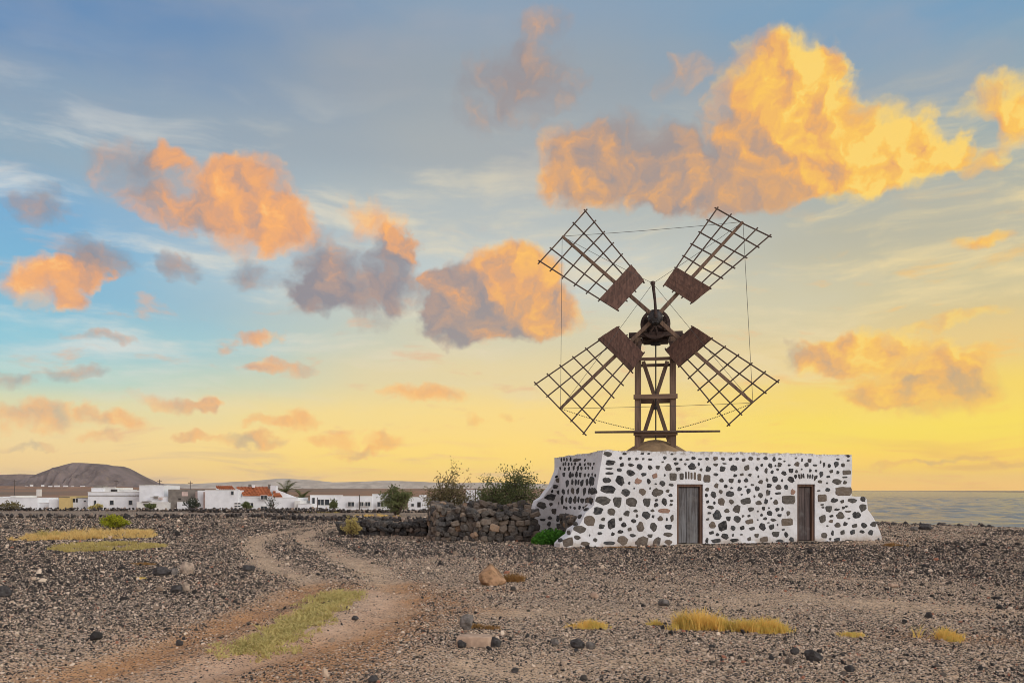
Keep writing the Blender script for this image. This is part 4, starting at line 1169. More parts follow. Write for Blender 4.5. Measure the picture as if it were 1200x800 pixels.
# rough rows of field stones, too small to tell apart
def ico_np(sub=1):
    bm = bmesh.new(); bmesh.ops.create_icosphere(bm, subdivisions=sub, radius=1.0)
    v = np.array([x.co[:] for x in bm.verts]); f = np.array([[q.index for q in p.verts] for p in bm.faces]); bm.free()
    return v, f
IV, IF_ = ico_np(1)
def stone_mass(name, P_, S_, mt, parent=None):
    n = len(P_)
    sc = S_[:, None, None] * rng.uniform(.55, 1.25, (n, 1, 3)) * rng.uniform(.8, 1.15, (n, len(IV), 1))
    V = IV[None] * sc
    a = rng.uniform(0, 6.28, n); c, s = np.cos(a)[:, None], np.sin(a)[:, None]
    x = V[:, :, 0] * c - V[:, :, 1] * s; y = V[:, :, 0] * s + V[:, :, 1] * c
    V = np.stack([x, y, V[:, :, 2]], 2) + P_[:, None, :]
    Fc = (IF_[None] + (np.arange(n) * len(IV))[:, None, None]).reshape(-1, 3)
    return link(name, np_mesh(name, V.reshape(-1, 3), Fc, mt), parent)
def m_mass():
    m, t, b = mat('field_stone', .92, .2)
    geo = t.new('ShaderNodeNewGeometry')
    c = t.ramp(geo.outputs['Random Per Island'], [(0, (.045, .04, .038, 1)), (.40, (.09, .075, .066, 1)), (.68, (.16, .125, .10, 1)), (.86, (.30, .22, .17, 1)), (.95, (.42, .34, .27, 1))], 'CONSTANT')
    t.put(b.inputs['Base Color'], c); bump(t, b, t.noise(pos(t), 12., 4, .6), .5, .05)
    return m
M['mass'] = m_mass()
def stone_row(label, path, h, w, n, size):
    root = tag(empty('field_wall', (path[0][0], path[0][1], gzf(*path[0]))), label, 'field wall', 'low stone rows across the field')
    o0 = np.array(root.location)
    pa = np.array(path); seg = rng.integers(0, len(pa) - 1, n); f = rng.random(n)[:, None]
    p = pa[seg] * (1 - f) + pa[seg + 1] * f
    p = p + rng.normal(0, w, p.shape)
    z = gz(p[:, 0], p[:, 1]) + rng.random(n) ** 1.4 * h
    o = stone_mass('row_stones', np.stack([p[:, 0], p[:, 1], z], 1) - o0, rng.uniform(.5, 1.2, n) * size, M['mass'], root)
    tag(o, kind='stuff')
stone_row('low row of field stones at the foot of the white village, left part', [(-46, 61), (-30, 60.5), (-14.5, 61)], .22, .22, 1100, .10)
stone_row('low row of field stones at the foot of the village, right of the red roofs', [(-24, 57), (-16, 55.5), (-5.0, 56)], .22, .22, 900, .10)
stone_row('faint stone row crossing the left field in front of the yellow shrub houses', [(-36, 46), (-22, 45.5), (-13.5, 47)], .20, .30, 500, .12)
stone_row('dark stone row behind the low tumbled wall and the track bend', [(-13, 43), (-8.5, 41), (-3.8, 40)], .22, .28, 380, .12)
stone_row('scatter of dark shore rocks at the edge of the sea', [(19.5, 42.6), (21.5, 40.5), (25.5, 36.5), (31, 31)], .22, .5, 420, .13)

# ------------------------------------------------------------------ gravel: loose stones over the ground
NPB = 860000
yy = 4.2 * (1 + rng.random(NPB) * ((46 / 4.2) ** .62 - 1)) ** (1 / .62)
xx = rng.uniform(-1, 1, NPB) * (.74 * yy + 2.2)
s_, o_, d_, p_ = masks(xx, yy)
patch = vnoise(xx, yy, 1.1, 41) * .5 + vnoise(xx, yy, 3.1, 42) * .5
keep = rng.random(NPB) < np.clip(.50 + .45 * d_ - .62 * s_ - .2 * p_ + (patch - .5) * 1.0, .02, 1)
loc_ = (Minv.inverted()).translation
inh = ((xx - P0.x) * U.x + (yy - P0.y) * U.y); inv = ((xx - P0.x) * N.x + (yy - P0.y) * N.y)
keep &= ~((inh > -.1) & (inh < 9) & (inv > -.03)) 
keep &= xx < coast_x(yy) - .3
xx, yy, d_ = xx[keep], yy[keep], d_[keep]
n = len(xx)
rad = .0053 * np.exp(rng.normal(0, .42, n)) * (yy / 6.0) ** .46 * (1 + .10 * d_)
bigm = rng.random(n) < .010
rad[bigm] *= rng.uniform(1.6, 3.4, bigm.sum())
zz = gz(xx, yy) + rad * .38
pm = bpy.data.meshes.new('gravel_points')
pm.vertices.add(n); pm.vertices.foreach_set('co', np.stack([xx, yy, zz], 1).astype(np.float32).ravel())
a1 = pm.attributes.new('scl', 'FLOAT_VECTOR', 'POINT')
sv = rad[:, None] * rng.uniform(.6, 1.35, (n, 3)); sv[:, 2] *= .95
a1.data.foreach_set('vector', sv.astype(np.float32).ravel())
tone = rng.random(n) ** (.85 + .95 * d_)
a3 = pm.attributes.new('tone', 'FLOAT', 'POINT'); a3.data.foreach_set('value', tone.astype(np.float32))
a2 = pm.attributes.new('rot', 'FLOAT_VECTOR', 'POINT')
a2.data.foreach_set('vector', (rng.uniform(-1, 1, (n, 3)) * np.array([.5, .5, 3.14])).astype(np.float32).ravel())
gravel = tag(link('gravel', pm), 'loose dark volcanic gravel strewn over the plain', kind='stuff')
def m_pebble():
    m, t, b = mat('loose_gravel', .92, .2)
    r = t.new('ShaderNodeAttribute', attribute_type='INSTANCER', attribute_name='tone').outputs['Fac']
    c = t.ramp(r, [(0, (.034, .030, .028, 1)), (.18, (.064, .055, .048, 1)), (.34, (.12, .098, .080, 1)), (.45, (.042, .039, .038, 1)), (.56, (.27, .20, .145, 1)), (.69, (.52, .385, .275, 1)), (.82, (.70, .56, .43, 1)), (.975, (.38, .16, .10, 1))], 'CONSTANT')
    t.put(b.inputs['Base Color'], c)
    return m
M['pebble'] = m_pebble()
ng = bpy.data.node_groups.new('gravel_scatter', 'GeometryNodeTree')
ng.interface.new_socket('Geometry', in_out='INPUT', socket_type='NodeSocketGeometry')
ng.interface.new_socket('Geometry', in_out='OUTPUT', socket_type='NodeSocketGeometry')
N_ = ng.nodes; K_ = ng.links
gi, go = N_.new('NodeGroupInput'), N_.new('NodeGroupOutput')
join = N_.new('GeometryNodeJoinGeometry')
for k in range(5):
    ic = N_.new('GeometryNodeMeshIcoSphere'); ic.inputs['Radius'].default_value = 1.0; ic.inputs['Subdivisions'].default_value = 1
    nz = N_.new('ShaderNodeTexNoise'); nz.noise_dimensions = '4D'
    nz.inputs['Scale'].default_value = .9; nz.inputs['W'].default_value = 3.7 * k + 1; nz.inputs['Detail'].default_value = 1
    sb = N_.new('ShaderNodeVectorMath'); sb.operation = 'SUBTRACT'; sb.inputs[1].default_value = (.5, .5, .5)
    ml = N_.new('ShaderNodeVectorMath'); ml.operation = 'SCALE'; ml.inputs['Scale'].default_value = 1.7
    se = N_.new('GeometryNodeSetPosition'); sm = N_.new('GeometryNodeSetMaterial'); sm.inputs['Material'].default_value = M['pebble']
    gt = N_.new('GeometryNodeGeometryToInstance')
    K_.new(nz.outputs['Color'], sb.inputs[0]); K_.new(sb.outputs[0], ml.inputs[0]); K_.new(ml.outputs[0], se.inputs['Offset'])
    K_.new(ic.outputs['Mesh'], se.inputs['Geometry']); K_.new(se.outputs[0], sm.inputs['Geometry']); K_.new(sm.outputs[0], gt.inputs[0]); K_.new(gt.outputs[0], join.inputs[0])
iop = N_.new('GeometryNodeInstanceOnPoints')
iop.inputs['Pick Instance'].default_value = True
na = N_.new('GeometryNodeInputNamedAttribute'); na.data_type = 'FLOAT_VECTOR'; na.inputs['Name'].default_value = 'scl'
nb_ = N_.new('GeometryNodeInputNamedAttribute'); nb_.data_type = 'FLOAT_VECTOR'; nb_.inputs['Name'].default_value = 'rot'
er = N_.new('FunctionNodeEulerToRotation')
K_.new(gi.outputs[0], iop.inputs['Points']); K_.new(join.outputs[0], iop.inputs['Instance'])
K_.new(na.outputs['Attribute'], iop.inputs['Scale']); K_.new(nb_.outputs['Attribute'], er.inputs[0]); K_.new(er.outputs[0], iop.inputs['Rotation'])
K_.new(iop.outputs[0], go.inputs[0])
gm = gravel.modifiers.new('scatter', 'NODES'); gm.node_group = ng

# ------------------------------------------------------------------ single rocks
def rock(px, py, w, h, mt, label, seed, peak=False, deep=.8):
    x, y = ground_xy(px, py); s = y / F
    r = random.Random(seed)
    bm = bmesh.new(); bmesh.ops.create_icosphere(bm, subdivisions=3, radius=1.0)
    off = Vector((seed * 3.1, seed * 1.7, seed * .9))
    planes = [(Vector((r.uniform(-1, 1), r.uniform(-1, 1), r.uniform(-.3, 1))).normalized(), r.uniform(.62, .85)) for _ in range(7)]
    if peak: planes += [(Vector((.75, -.1, .62)).normalized(), .42), (Vector((-.62, -.15, .75)).normalized(), .5), (Vector((.3, -.9, .2)).normalized(), .55)]
    for v in bm.verts:
        for pn_, dd in planes:
            q = v.co.dot(pn_) - dd
            if q > 0: v.co -= pn_ * q * .92
        v.co *= 1 + .24 * mnoise.noise(v.co * 1.5 + off) + .13 * mnoise.noise(v.co * 3.7 + off) + .08 * mnoise.noise(v.co * 8 + off)
    xs_ = [v.co.x for v in bm.verts]; zs_ = [v.co.z for v in bm.verts]
    kx = w * s / (max(xs_) - min(xs_)); kz = h * s / (max(zs_) - min(zs_)) * 1.22
    for v in bm.verts: v.co = Vector((v.co.x * kx, v.co.y * kx * deep, (v.co.z - min(zs_)) * kz))
    me = bpy.data.meshes.new('rock'); bm.to_mesh(me); bm.free(); me.materials.append(mt)
    o = link('rock', me, None, (x, y, gzf(x, y) - h * s * .2), (0, 0, 0))
    return tag(o, label, 'rock', 'single rocks on the gravel')
RK = [(575,684,32,24,'rockb','large orange-brown boulder standing right of the track'),
 (547,738,17,18,'rockg','rounded grey stone just behind the flat pink slab'),
 (541,760,11,9,'rockd','dark stone at the left end of the flat pink slab'),
 (580,758,14,11,'rockd','dark stone at the right end of the flat pink slab'),
 (219,671,17,15,'rockp','upright tan stone in the left gravel field, largest of its cluster'),
 (190,672,24,10,'rockd','low dark stone left of the upright tan stone'),
 (204,672,10,8,'rockg','small grey stone between the low dark stone and the upright tan stone'),
 (218,694,9,11,'rockp','small pale upright stone below the tan stone cluster'),
 (206,695,15,9,'rockd','dark stone touching the small pale upright stone'),
 (291,668,15,7,'rockd','flat dark stone left of the track near the ochre patch'),
 (210,748,9,7,'rockd','small black stone on the bare soil in the lower left'),
 (416,726,9,5,'rockd','small dark stone lying on the pink bare track'),
 (604,690,10,7,'rockp','pale pinkish stone just right of the orange-brown boulder'),
 (697,698,11,7,'slab','small pink stone on the gravel in front of the white building'),
 (4,697,20,13,'rockd','dark stone at the left edge of the picture'),
 (952,772,22,13,'rockd','dark stone in the lower right, below the yellow tufts'),
 (931,764,11,8,'rockd','smaller dark stone beside the lower right dark stone'),
 (677,757,18,11,'rockd','dark stone right of centre in the foreground gravel'),
 (692,758,11,9,'rockg','grey stone touching the foreground dark stone right of centre'),
 (650,754,10,7,'rockg','small grey stone left of the foreground dark stone'),
 (1085,620,16,7,'rockd','dark rock near the shore right of the white building'),
 (1072,621,10,5,'rockg','small grey rock next to the dark shore rock'),
 (604,786,9,6,'rockd','small dark stone at the bottom centre'),
 (1046,687,12,5,'slab','small reddish stone right of centre, below the building'),
 (1088,722,9,7,'rockd','small dark stone above the round yellow tuft'),
 (995,785,12,8,'rockd','dark stone at the bottom right'),
 (437,795,12,8,'rockd','dark stone at the bottom edge beside the track'),
 (778,708,14,8,'rockg','blue-grey stone just above the left yellow tuft'),
]
for i, (px, py, w, h, mt, lb) in enumerate(RK): rock(px, py, w, h, M[mt], lb, 20 + i, peak=(i == 0))
# flat pink slab
x, y = ground_xy(557, 757); s = y / F
mb = MB(); r = random.Random(4)
ol = [(-.5,-.28),(-.46,.22),(-.2,.34),(.18,.33),(.47,.24),(.52,-.1),(.34,-.34),(-.1,-.38)]
W_ = 44 * s
mb.poly([(a*W_, b_*W_*.8, -.03) for a, b_ in ol] + [(a*W_*.97, b_*W_*.78, .085 + r.uniform(-.008, .008)) for a, b_ in ol] + [(a*W_*.9, b_*W_*.7, .10 + r.uniform(-.006, .006)) for a, b_ in ol],
        [tuple(range(16, 24))[::-1]] + [(k + l, (k+1) % 8 + l, (k+1) % 8 + 8 + l, k + 8 + l) for k in range(8) for l in (0, 8)])
o = mb.build('rock_slab', M['slab']); o.location = (x, y, gzf(x, y)); tag(o, 'flat pale pink slab lying in the foreground gravel', 'rock', 'single rocks on the gravel')

# ------------------------------------------------------------------ vegetation
def leaf_mesh(name, C, D, S_, mt, parent=None, width=.5):
    """C centres, D directions, S_ lengths -> one diamond leaf each"""
    n = len(C)
    D = D / np.linalg.norm(D, axis=1, keepdims=True)
    A = rng.normal(0, 1, (n, 3)); W_ = np.cross(D, A); W_ /= np.linalg.norm(W_, axis=1, keepdims=True)
    L_ = S_[:, None]
    V = np.stack([C, C + D * L_ * .5 + W_ * L_ * width * .5, C + D * L_, C + D * L_ * .5 - W_ * L_ * width * .5], 1)
    Fc = np.arange(n * 4).reshape(n, 4)
    return link(name, np_mesh(name, V.reshape(-1, 3), Fc, mt), parent)
def grass_patch(label, centre, size, n_tuft, blades, h, mt, cat='grass', kind=None, name='grass_patch', outline=None, lean=.5, wid=.006, group=None, gaps=True):
    cx, cy = centre
    root_z = gzf(cx, cy)
    if outline is None:
        a = rng.uniform(0, 6.28, n_tuft); q = np.sqrt(rng.random(n_tuft)) ** .8
        q = q * (.62 + .75 * vnoise(np.cos(a) * 2 + cx, np.sin(a) * 2 + cy, 1.3, 55))
        tx = cx + np.cos(a) * q * size[0] / 2; ty = cy + np.sin(a) * q * size[1] / 2
        hh = h * (1.1 - .55 * q)
    else:
        pa = np.array(outline); seg = rng.integers(0, len(pa) - 1, n_tuft); f = rng.random(n_tuft)[:, None]
        p = pa[seg] * (1 - f) + pa[seg + 1] * f
        tx = p[:, 0] + rng.normal(0, size[0], n_tuft); ty = p[:, 1] + rng.normal(0, size[1], n_tuft); hh = np.full(n_tuft, h)
    hh = hh * rng.uniform(.55, 1.15, n_tuft)
    kp = vnoise(tx, ty, 2.6, 51) + .6 * vnoise(tx, ty, 7.0, 52) > .62
    if gaps: tx, ty, hh = tx[kp], ty[kp], hh[kp]
    n_tuft = len(tx)
    hh = hh * (.55 + .9 * vnoise(tx, ty, 3.3, 53))
    tx = np.repeat(tx, blades); ty = np.repeat(ty, blades); hh = np.repeat(hh, blades) * rng.uniform(.5, 1.1, n_tuft * blades)
    n = len(tx)
    bx = tx + rng.normal(0, .03, n); by = ty + rng.normal(0, .03, n); bz = gz(bx, by)
    dx_ = rng.normal(0, lean, n) * hh; dy_ = rng.normal(0, lean, n) * hh
    a = rng.uniform(0, 6.28, n); wx_ = np.cos(a) * wid; wy_ = np.sin(a) * wid
    B0 = np.stack([bx - wx_, by - wy_, bz - .01], 1); B1 = np.stack([bx + wx_, by + wy_, bz - .01], 1)
    T_ = np.stack([bx + dx_ * .45 + wx_ * .8, by + dy_ * .45 + wy_ * .8, bz + hh * .65], 1); T2 = np.stack([bx + dx_ * .45 - wx_ * .8, by + dy_ * .45 - wy_ * .8, bz + hh * .65], 1)
    E_ = np.stack([bx + dx_, by + dy_, bz + hh], 1); E2 = E_ + np.stack([wx_, wy_, wx_ * 0], 1) * .5
    V = np.stack([B0, B1, T_, T2, E2, E_], 1).reshape(-1, 3)
    k = (np.arange(n) * 6)[:, None]
    Fc = np.concatenate([k + np.array([[0, 1, 2, 3]]), k + np.array([[3, 2, 4, 5]])])
    V = V - np.array([cx, cy, root_z])
    o = link(name, np_mesh(name, V, Fc, mt), None, (cx, cy, root_z))
    return tag(o, label, cat if kind is None else None, group, kind)
def shrub(label, px, base, wpx, hpx, mt, n_leaf, leaf, n_br=14, name='shrub', loose=.25, cat='shrub', depth=None, group=None, flat=.9, width=.5, seed=1, z_off=0.0, stick=.25):
    """bush of many thin branches, leaves clustered along their outer halves"""
    if depth is None: x, y = ground_xy(px, base)
    else: y = depth; x = (px - 600) / F * y
    s = y / F; W_, H_ = wpx * s, hpx * s
    z0 = gzf(x, y)
    root = tag(empty(name, (x, y, z0 + z_off)), label, cat, group)
    r = random.Random(seed)
    mb = MB(); Cs = []; Ds = []
    tips = []
    for k in range(n_br):
        a = r.uniform(0, 6.28); q = math.sqrt(r.random())
        tip = Vector((math.cos(a) * q * W_ * .5, math.sin(a) * q * W_ * .5 * flat, H_ * (1 - .55 * q * q) * r.uniform(.62, 1.0)))
        mid_ = Vector((tip.x * .35, tip.y * .35, tip.z * .5)) + Vector((r.uniform(-.1, .1), r.uniform(-.1, .1), 0)) * H_
        root_ = Vector((tip.x * .06, tip.y * .06, -.05))
        mb.tube([root_, mid_, tip], [.016 * H_ + .004, .010 * H_ + .003, .003], 4, caps=False)
        tips.append((root_, mid_, tip))
        for j in range(5):
            f = r.uniform(.35, 1.0)
            p = mid_.lerp(tip, f) if f > .5 else root_.lerp(mid_, f * 2)
            d_ = Vector((r.uniform(-1, 1), r.uniform(-1, 1), r.uniform(.0, 1.1))).normalized()
            e_ = p + d_ * H_ * r.uniform(.1, stick)
            mb.tube([p, e_], [.006 * H_ + .002, .002], 3, caps=False)
            tips.append((p, p.lerp(e_, .5), e_))
    mb.build('branches', M['bark'], root)
    T = np.array([[list(a), list(b_), list(c)] for a, b_, c in tips])
    k = rng.integers(0, len(T), n_leaf); f = rng.random(n_leaf)[:, None] ** .6
    C = T[k, 1] * (1 - f) + T[k, 2] * f + rng.normal(0, loose * .16, (n_leaf, 3)) * np.array([W_, W_, H_]) * .5
    C[:, 2] = np.maximum(C[:, 2], .02)
    D = (T[k, 2] - T[k, 1]) / (np.linalg.norm(T[k, 2] - T[k, 1], axis=1, keepdims=True) + 1e-6) + rng.normal(0, .7, (n_leaf, 3))
    leaf_mesh('foliage', C, D, rng.uniform(.6, 1.3, n_leaf) * leaf, mt, root, width)
    return root
shrub('round bright yellow-green shrub in the left field', 135, 621, 34, 20, M['euph'], 5200, .055, 46, loose=.5, stick=.2, seed=3)
shrub('dense dark green tamarisk bush over the right end of the stone enclosure', 604, 0, 88, 76, M['tam'], 9500, .085, 46, 'tamarisk_bush', loose=.5, depth=29.8, seed=5, group='bushes behind the stone enclosure', stick=.3)
shrub('loose brownish tamarisk bush over the left end of the stone enclosure', 526, 0, 62, 70, M['tamb'], 5200, .08, 38, 'tamarisk_bush', loose=.6, depth=30.2, seed=6, group='bushes behind the stone enclosure', stick=.34)
shrub('low thin bush between the two tall tamarisks behind the enclosure', 565, 0, 40, 54, M['tamb'], 2600, .07, 26, 'tamarisk_bush', loose=.6, depth=30.6, seed=8, group='bushes behind the stone enclosure', stick=.34)
shrub('green bush in front of the white houses left of the enclosure', 465, 604, 40, 38, M['tam'], 4800, .12, 30, 'tamarisk_bush', loose=.5, depth=50, seed=7, group='bushes behind the stone enclosure')
shrub('thin olive bush growing through the low tumbled wall', 413, 629, 19, 24, M['olive'], 2000, .06, 30, 'wall_bush', loose=.4, seed=9, stick=.3)
for (px, by, w, h, mt, lb, sd) in [(12, 598.5, 26, 11, 'tamb', 'low olive bush at the far left below the white wall', 11), (225, 598, 22, 14, 'dull', 'dark grey-green bush in front of the unfinished grey house', 12),
                                   (113, 598, 16, 7, 'track', 'small light green bush below the big white house', 13), (176, 597.5, 14, 8, 'tam', 'small green bush below the tall white house', 14),
                                   (288, 597.5, 12, 9, 'tam', 'small green bush below the red roofed house window', 15), (391, 597.5, 10, 12, 'tam', 'small green shrub below the long white house', 16),
                                   (318, 597.5, 16, 18, 'dull', 'thin grey bare shrub against the red roofed house', 17)]:
    shrub(lb, px, by, w, h, M[mt], 900 if sd != 17 else 160, .13, 20, 'shrub', loose=.5, seed=sd, group='small shrubs at the foot of the village')
def leafy(label, px, py, wpx, dep_m, h, n, leaf, mt, cat='plant'):
    x, y = ground_xy(px, py); W_ = wpx * y / F
    a = rng.uniform(0, 6.28, n); q = np.sqrt(rng.random(n))
    C = np.stack([np.cos(a) * q * W_ / 2, np.sin(a) * q * dep_m / 2, rng.random(n) * h * (1.05 - q * q * .75)], 1)
    D = np.stack([np.cos(a) + rng.normal(0, .8, n), np.sin(a) + rng.normal(0, .8, n), rng.uniform(.1, 1.2, n)], 1)
    root = tag(empty('leafy_plant', (x, y, gzf(x, y))), label, cat)
    leaf_mesh('leaves', C, D, rng.uniform(.5, 1.3, n) * leaf, mt, root, .7)
    mb = MB()
    for k in range(40):
        b_ = Vector((random.uniform(-.4, .4) * W_, random.uniform(-.35, .35) * dep_m, -.02)); mb.tube([b_, b_ + Vector((random.uniform(-.1, .1), random.uniform(-.1, .1), h * .7))], [.006, .003], 3, caps=False)
    mb.build('stems', M['green'], root)
leafy('bright green leafy weeds in the corner beside the white building', 647, 636.5, 46, 1.3, .42, 3000, .085, M['green'])
grass_patch('golden dry grass patch in front of the yellow-green shrub', ground_xy(108, 628.5), (4.1, 4.6), 620, 14, .26, M['gold'], group='grass patches in the left field', wid=.007)
grass_patch('olive and gold low grass mat in front of the golden patch', ground_xy(124, 641), (3.1, 3.4), 760, 14, .13, M['olive'], group='grass patches in the left field', wid=.007)
grass_patch('darker green tuft at the left end of the golden grass', ground_xy(58, 630), (.8, .8), 80, 16, .36, M['olive'], group='grass patches in the left field', wid=.007)
grass_patch('green and yellow grass strip growing between the wheel tracks', ground_xy(352, 725), (.17, .16), 560, 12, .058, M['track'], outline=gp([(292, 760), (318, 750), (345, 733), (365, 720), (388, 704), (402, 697)]), name='grass_strip', lean=.95, wid=.008, gaps=False)
grass_patch('small green tuft at the upper end of the track grass strip', ground_xy(412, 695), (.35, .2), 40, 14, .05, M['track'], lean=.7)
YT = [((822, 734), (.72, .34), 130, .21, 'yel', 'yellow dry tuft in the right foreground, left one of a pair'), ((888, 737), (.66, .30), 115, .19, 'yel', 'yellow dry tuft in the right foreground, right one of a pair'),
      ((1101, 747), (.44, .30), 90, .19, 'yel', 'round yellow tuft alone at the right'), ((690, 734), (.40, .22), 40, .08, 'yel', 'small flat yellow tuft right of the pink slab'),
      ((990, 742), (.35, .2), 26, .07, 'yel', 'sparse yellow tuft between the pair and the round tuft'), ((1052, 640), (.75, .4), 60, .13, 'rust', 'rusty dry tuft beside the right end of the white building'),
      ((600, 680), (.45, .25), 50, .15, 'rust', 'rusty dry tuft behind the orange-brown boulder'), ((565, 736), (.5, .25), 45, .06, 'rust', 'rusty low tuft behind the pink slab'),
      ((165, 662), (.5, .3), 40, .07, 'rust', 'rusty low tuft left of the tan stone cluster'), ((163, 676), (.2, .14), 20, .06, 'yel', 'tiny yellow tuft in the left gravel field'),
      ((765, 729), (.22, .15), 16, .06, 'yel', 'tiny yellow sprig left of the yellow pair'), ((735, 641.5), (1.5, .14), 60, .05, 'rust', 'low rusty weeds along the foot of the white wall')]
for c_, sz, nt_, h, mt, lb in YT:
    grass_patch(lb, ground_xy(*c_), sz, nt_, 16, h, M[mt], name='dry_tuft', cat='grass tuft', group='dry tufts on the gravel', wid=.0045, lean=.45)
grass_patch('yellow weed strip beyond the low tumbled wall', ground_xy(437, 604.5), (3.0, 1.6), 160, 14, .16, M['gold'], group='grass patches in the left field', wid=.02)
grass_patch('olive weed strip in front of the long white house', ground_xy(375, 600.5), (3.6, 1.6), 150, 14, .16, M['olive'], group='grass patches in the left field', wid=.02)

# ------------------------------------------------------------------ the village
VB = -3.9
def village_house(label, d, blocks, windows=(), roofs=(), tanks=(), group='white houses of the village', name='village_house', lines=()):
    x0 = min(b[0] for b in blocks); x1 = max(b[1] for b in blocks)
    ox = ((x0 + x1) / 2 - 600) / F * d
    root = tag(empty(name, (ox, d, VB)), label, 'house', group)
    def L3(px, py, dd=0.0):
        p = at(px, py, d + dd); return Vector((p.x - ox, dd, p.z - VB))
    for i, b in enumerate(blocks):
        dd = b[4] if len(b) > 4 else 0.0
        a, c = L3(b[0], b[2], dd), L3(b[1], b[2], dd)
        mb = MB(); mb.box(a.x, c.x, dd + i * .03, dd + 7.0 - i * .05, -.5, a.z); mb.build('wall', M[b[3]], root)
        if b[3] in ('hwhite', 'hcream') and b[1] - b[0] > 12:     # parapet cap
            mb = MB(); mb.box(a.x - .04, c.x + .04, dd + i * .03 - .05, dd + .3, a.z, a.z + .10); mb.build('parapet', M['hcream'], root)
    for (a0, a1, y0, y1) in windows:
        p, q_ = L3(a0, y0), L3(a1, y1)
        wnd = empty('window', (0, 0, 0)); wnd.parent = root
        mb = MB(); mb.box(p.x, q_.x, -.07, -.02, q_.z, p.z); mb.build('pane', M['glass'], wnd)
        mb = MB(); w = .07
        mb.box(p.x - w, p.x, -.10, -.01, q_.z - w, p.z + w); mb.box(q_.x, q_.x + w, -.10, -.01, q_.z - w, p.z + w)
        mb.box(p.x, q_.x, -.10, -.01, p.z, p.z + w); mb.box(p.x, q_.x, -.12, -.01, q_.z - w, q_.z)
        if a1 - a0 > 5: mb.box((p.x + q_.x) / 2 - .035, (p.x + q_.x) / 2 + .035, -.09, -.01, q_.z, p.z)
        mb.build('frame', M['hcream'], wnd)
    for pts, rise in roofs:                 # front slope of a tiled roof: four picture points, going back
        P4 = [L3(px, py, dd) for px, py, dd in pts]
        th = Vector((0, .05, -.22))
        mb = MB(); mb.poly(P4 + [p + th for p in P4], [(0,1,2,3),(7,6,5,4),(0,4,5,1),(1,5,6,2),(2,6,7,3),(3,7,4,0)])
        rf = mb.build('roof', M['tile'], root)
        n_ = 9
        mb = MB()
        for k in range(n_):                 # tile rolls
            f = (k + .5) / n_
            mb.tube([P4[0].lerp(P4[1], f) + Vector((0, -.02, .05)), P4[3].lerp(P4[2], f) + Vector((0, -.02, .05))], .085, 5, caps=False)
        mb.build('tile_rolls', M['tile'], rf)
    for (a0, a1, y0, y1, mt, dd) in tanks:
        p, q_ = L3(a0, y0, dd), L3(a1, y1, dd)
        mb = MB(); mb.box(p.x, q_.x, dd, dd + max(.5, min(2.5, q_.x - p.x)), q_.z, p.z); mb.build('roof_box' if y1 < 578 else 'opening', M[mt], root)
    for (a0, a1, y) in lines:
        p, q_ = L3(a0, y), L3(a1, y)
        mb = MB(); mb.box(p.x, q_.x, -.12, -.002, p.z - .06, p.z + .06); mb.build('ledge', M['hgrey'], root)
    return root
village_house('long low white house at the far left edge of the village', 152, [(-40, 44, 583, 'hwhite'), (-2, 4, 581.5, 'hwhite', .4), (12, 18, 580.5, 'hcream', .5), (44.2, 57, 589, 'hwhite', .3)], [(20, 22, 589, 591)], tanks=[(46, 49, 583, 588.9, 'shut', 1.5)])
village_house('small white house left of the yellow one', 150, [(57.2, 69, 585.5, 'hwhite'), (62, 68, 584.6, 'hcream', 1)])
village_house('small pale yellow house', 149, [(69.2, 82, 581.3, 'hyell')], lines=[(69.2, 82, 581.9)])
village_house('low white house with dark openings right of the yellow one', 150, [(82.2, 105, 584.3, 'hwhite'), (88, 104, 582.6, 'hgrey', 1.2)], [(98.5, 101, 586, 587.4)], tanks=[(85, 88, 583.9, 588.2, 'shut', -.05), (89, 91, 583.9, 588.2, 'shut', -.05)])
village_house('big flat roofed white house with a rooftop room and tank', 146, [(103, 163, 576.4, 'hwhite'), (107, 121, 571.6, 'hwhite', 1.2), (121.3, 135, 571.2, 'hcream', 1.6), (135.5, 159, 574.2, 'hcream', 3)], [(110.5, 113, 586, 592), (129, 133.4, 586, 591), (151, 155.4, 586, 591)],
              tanks=[(109.5, 121, 568.4, 571.5, 'hgrey', 2.4), (130, 135, 573, 575.6, 'shut', 1.5)], lines=[(104, 163, 580.4)])
village_house('tall white house with a stepped terrace', 143, [(163.3, 192, 568.8, 'hwhite'), (176, 197, 582, 'hwhite', -1.6), (160, 197, 588.5, 'hcream', -3), (170, 180, 568.0, 'hcream', .8)], [], tanks=[(168, 178, 567.2, 568.7, 'hgrey', 1.2), (180, 184, 581, 583.8, 'hgrey', -2), (185.5, 189, 583, 585, 'hpink', -2.2), (168, 183, 590, 591.4, 'shut', -3.05), (166, 174, 587, 588.2, 'hgrey', -3.2)])
village_house('unfinished grey block house', 141, [(197.2, 231, 573, 'hgrey'), (207.5, 222.5, 588, 'hwhite', -1.0), (222.8, 231.5, 584, 'hcream', -1.2)], [], tanks=[(213, 220, 576, 581, 'hpink', -.06), (209, 212, 583.5, 585.5, 'shut', -.06)], name='unfinished_house')
village_house('white row house with a pinkish stained wall', 139, [(231.5, 240, 574.5, 'hwhite'), (229, 232, 575.5, 'hpink', .4), (238.2, 240.2, 576, 'hpink', -.12)], [])
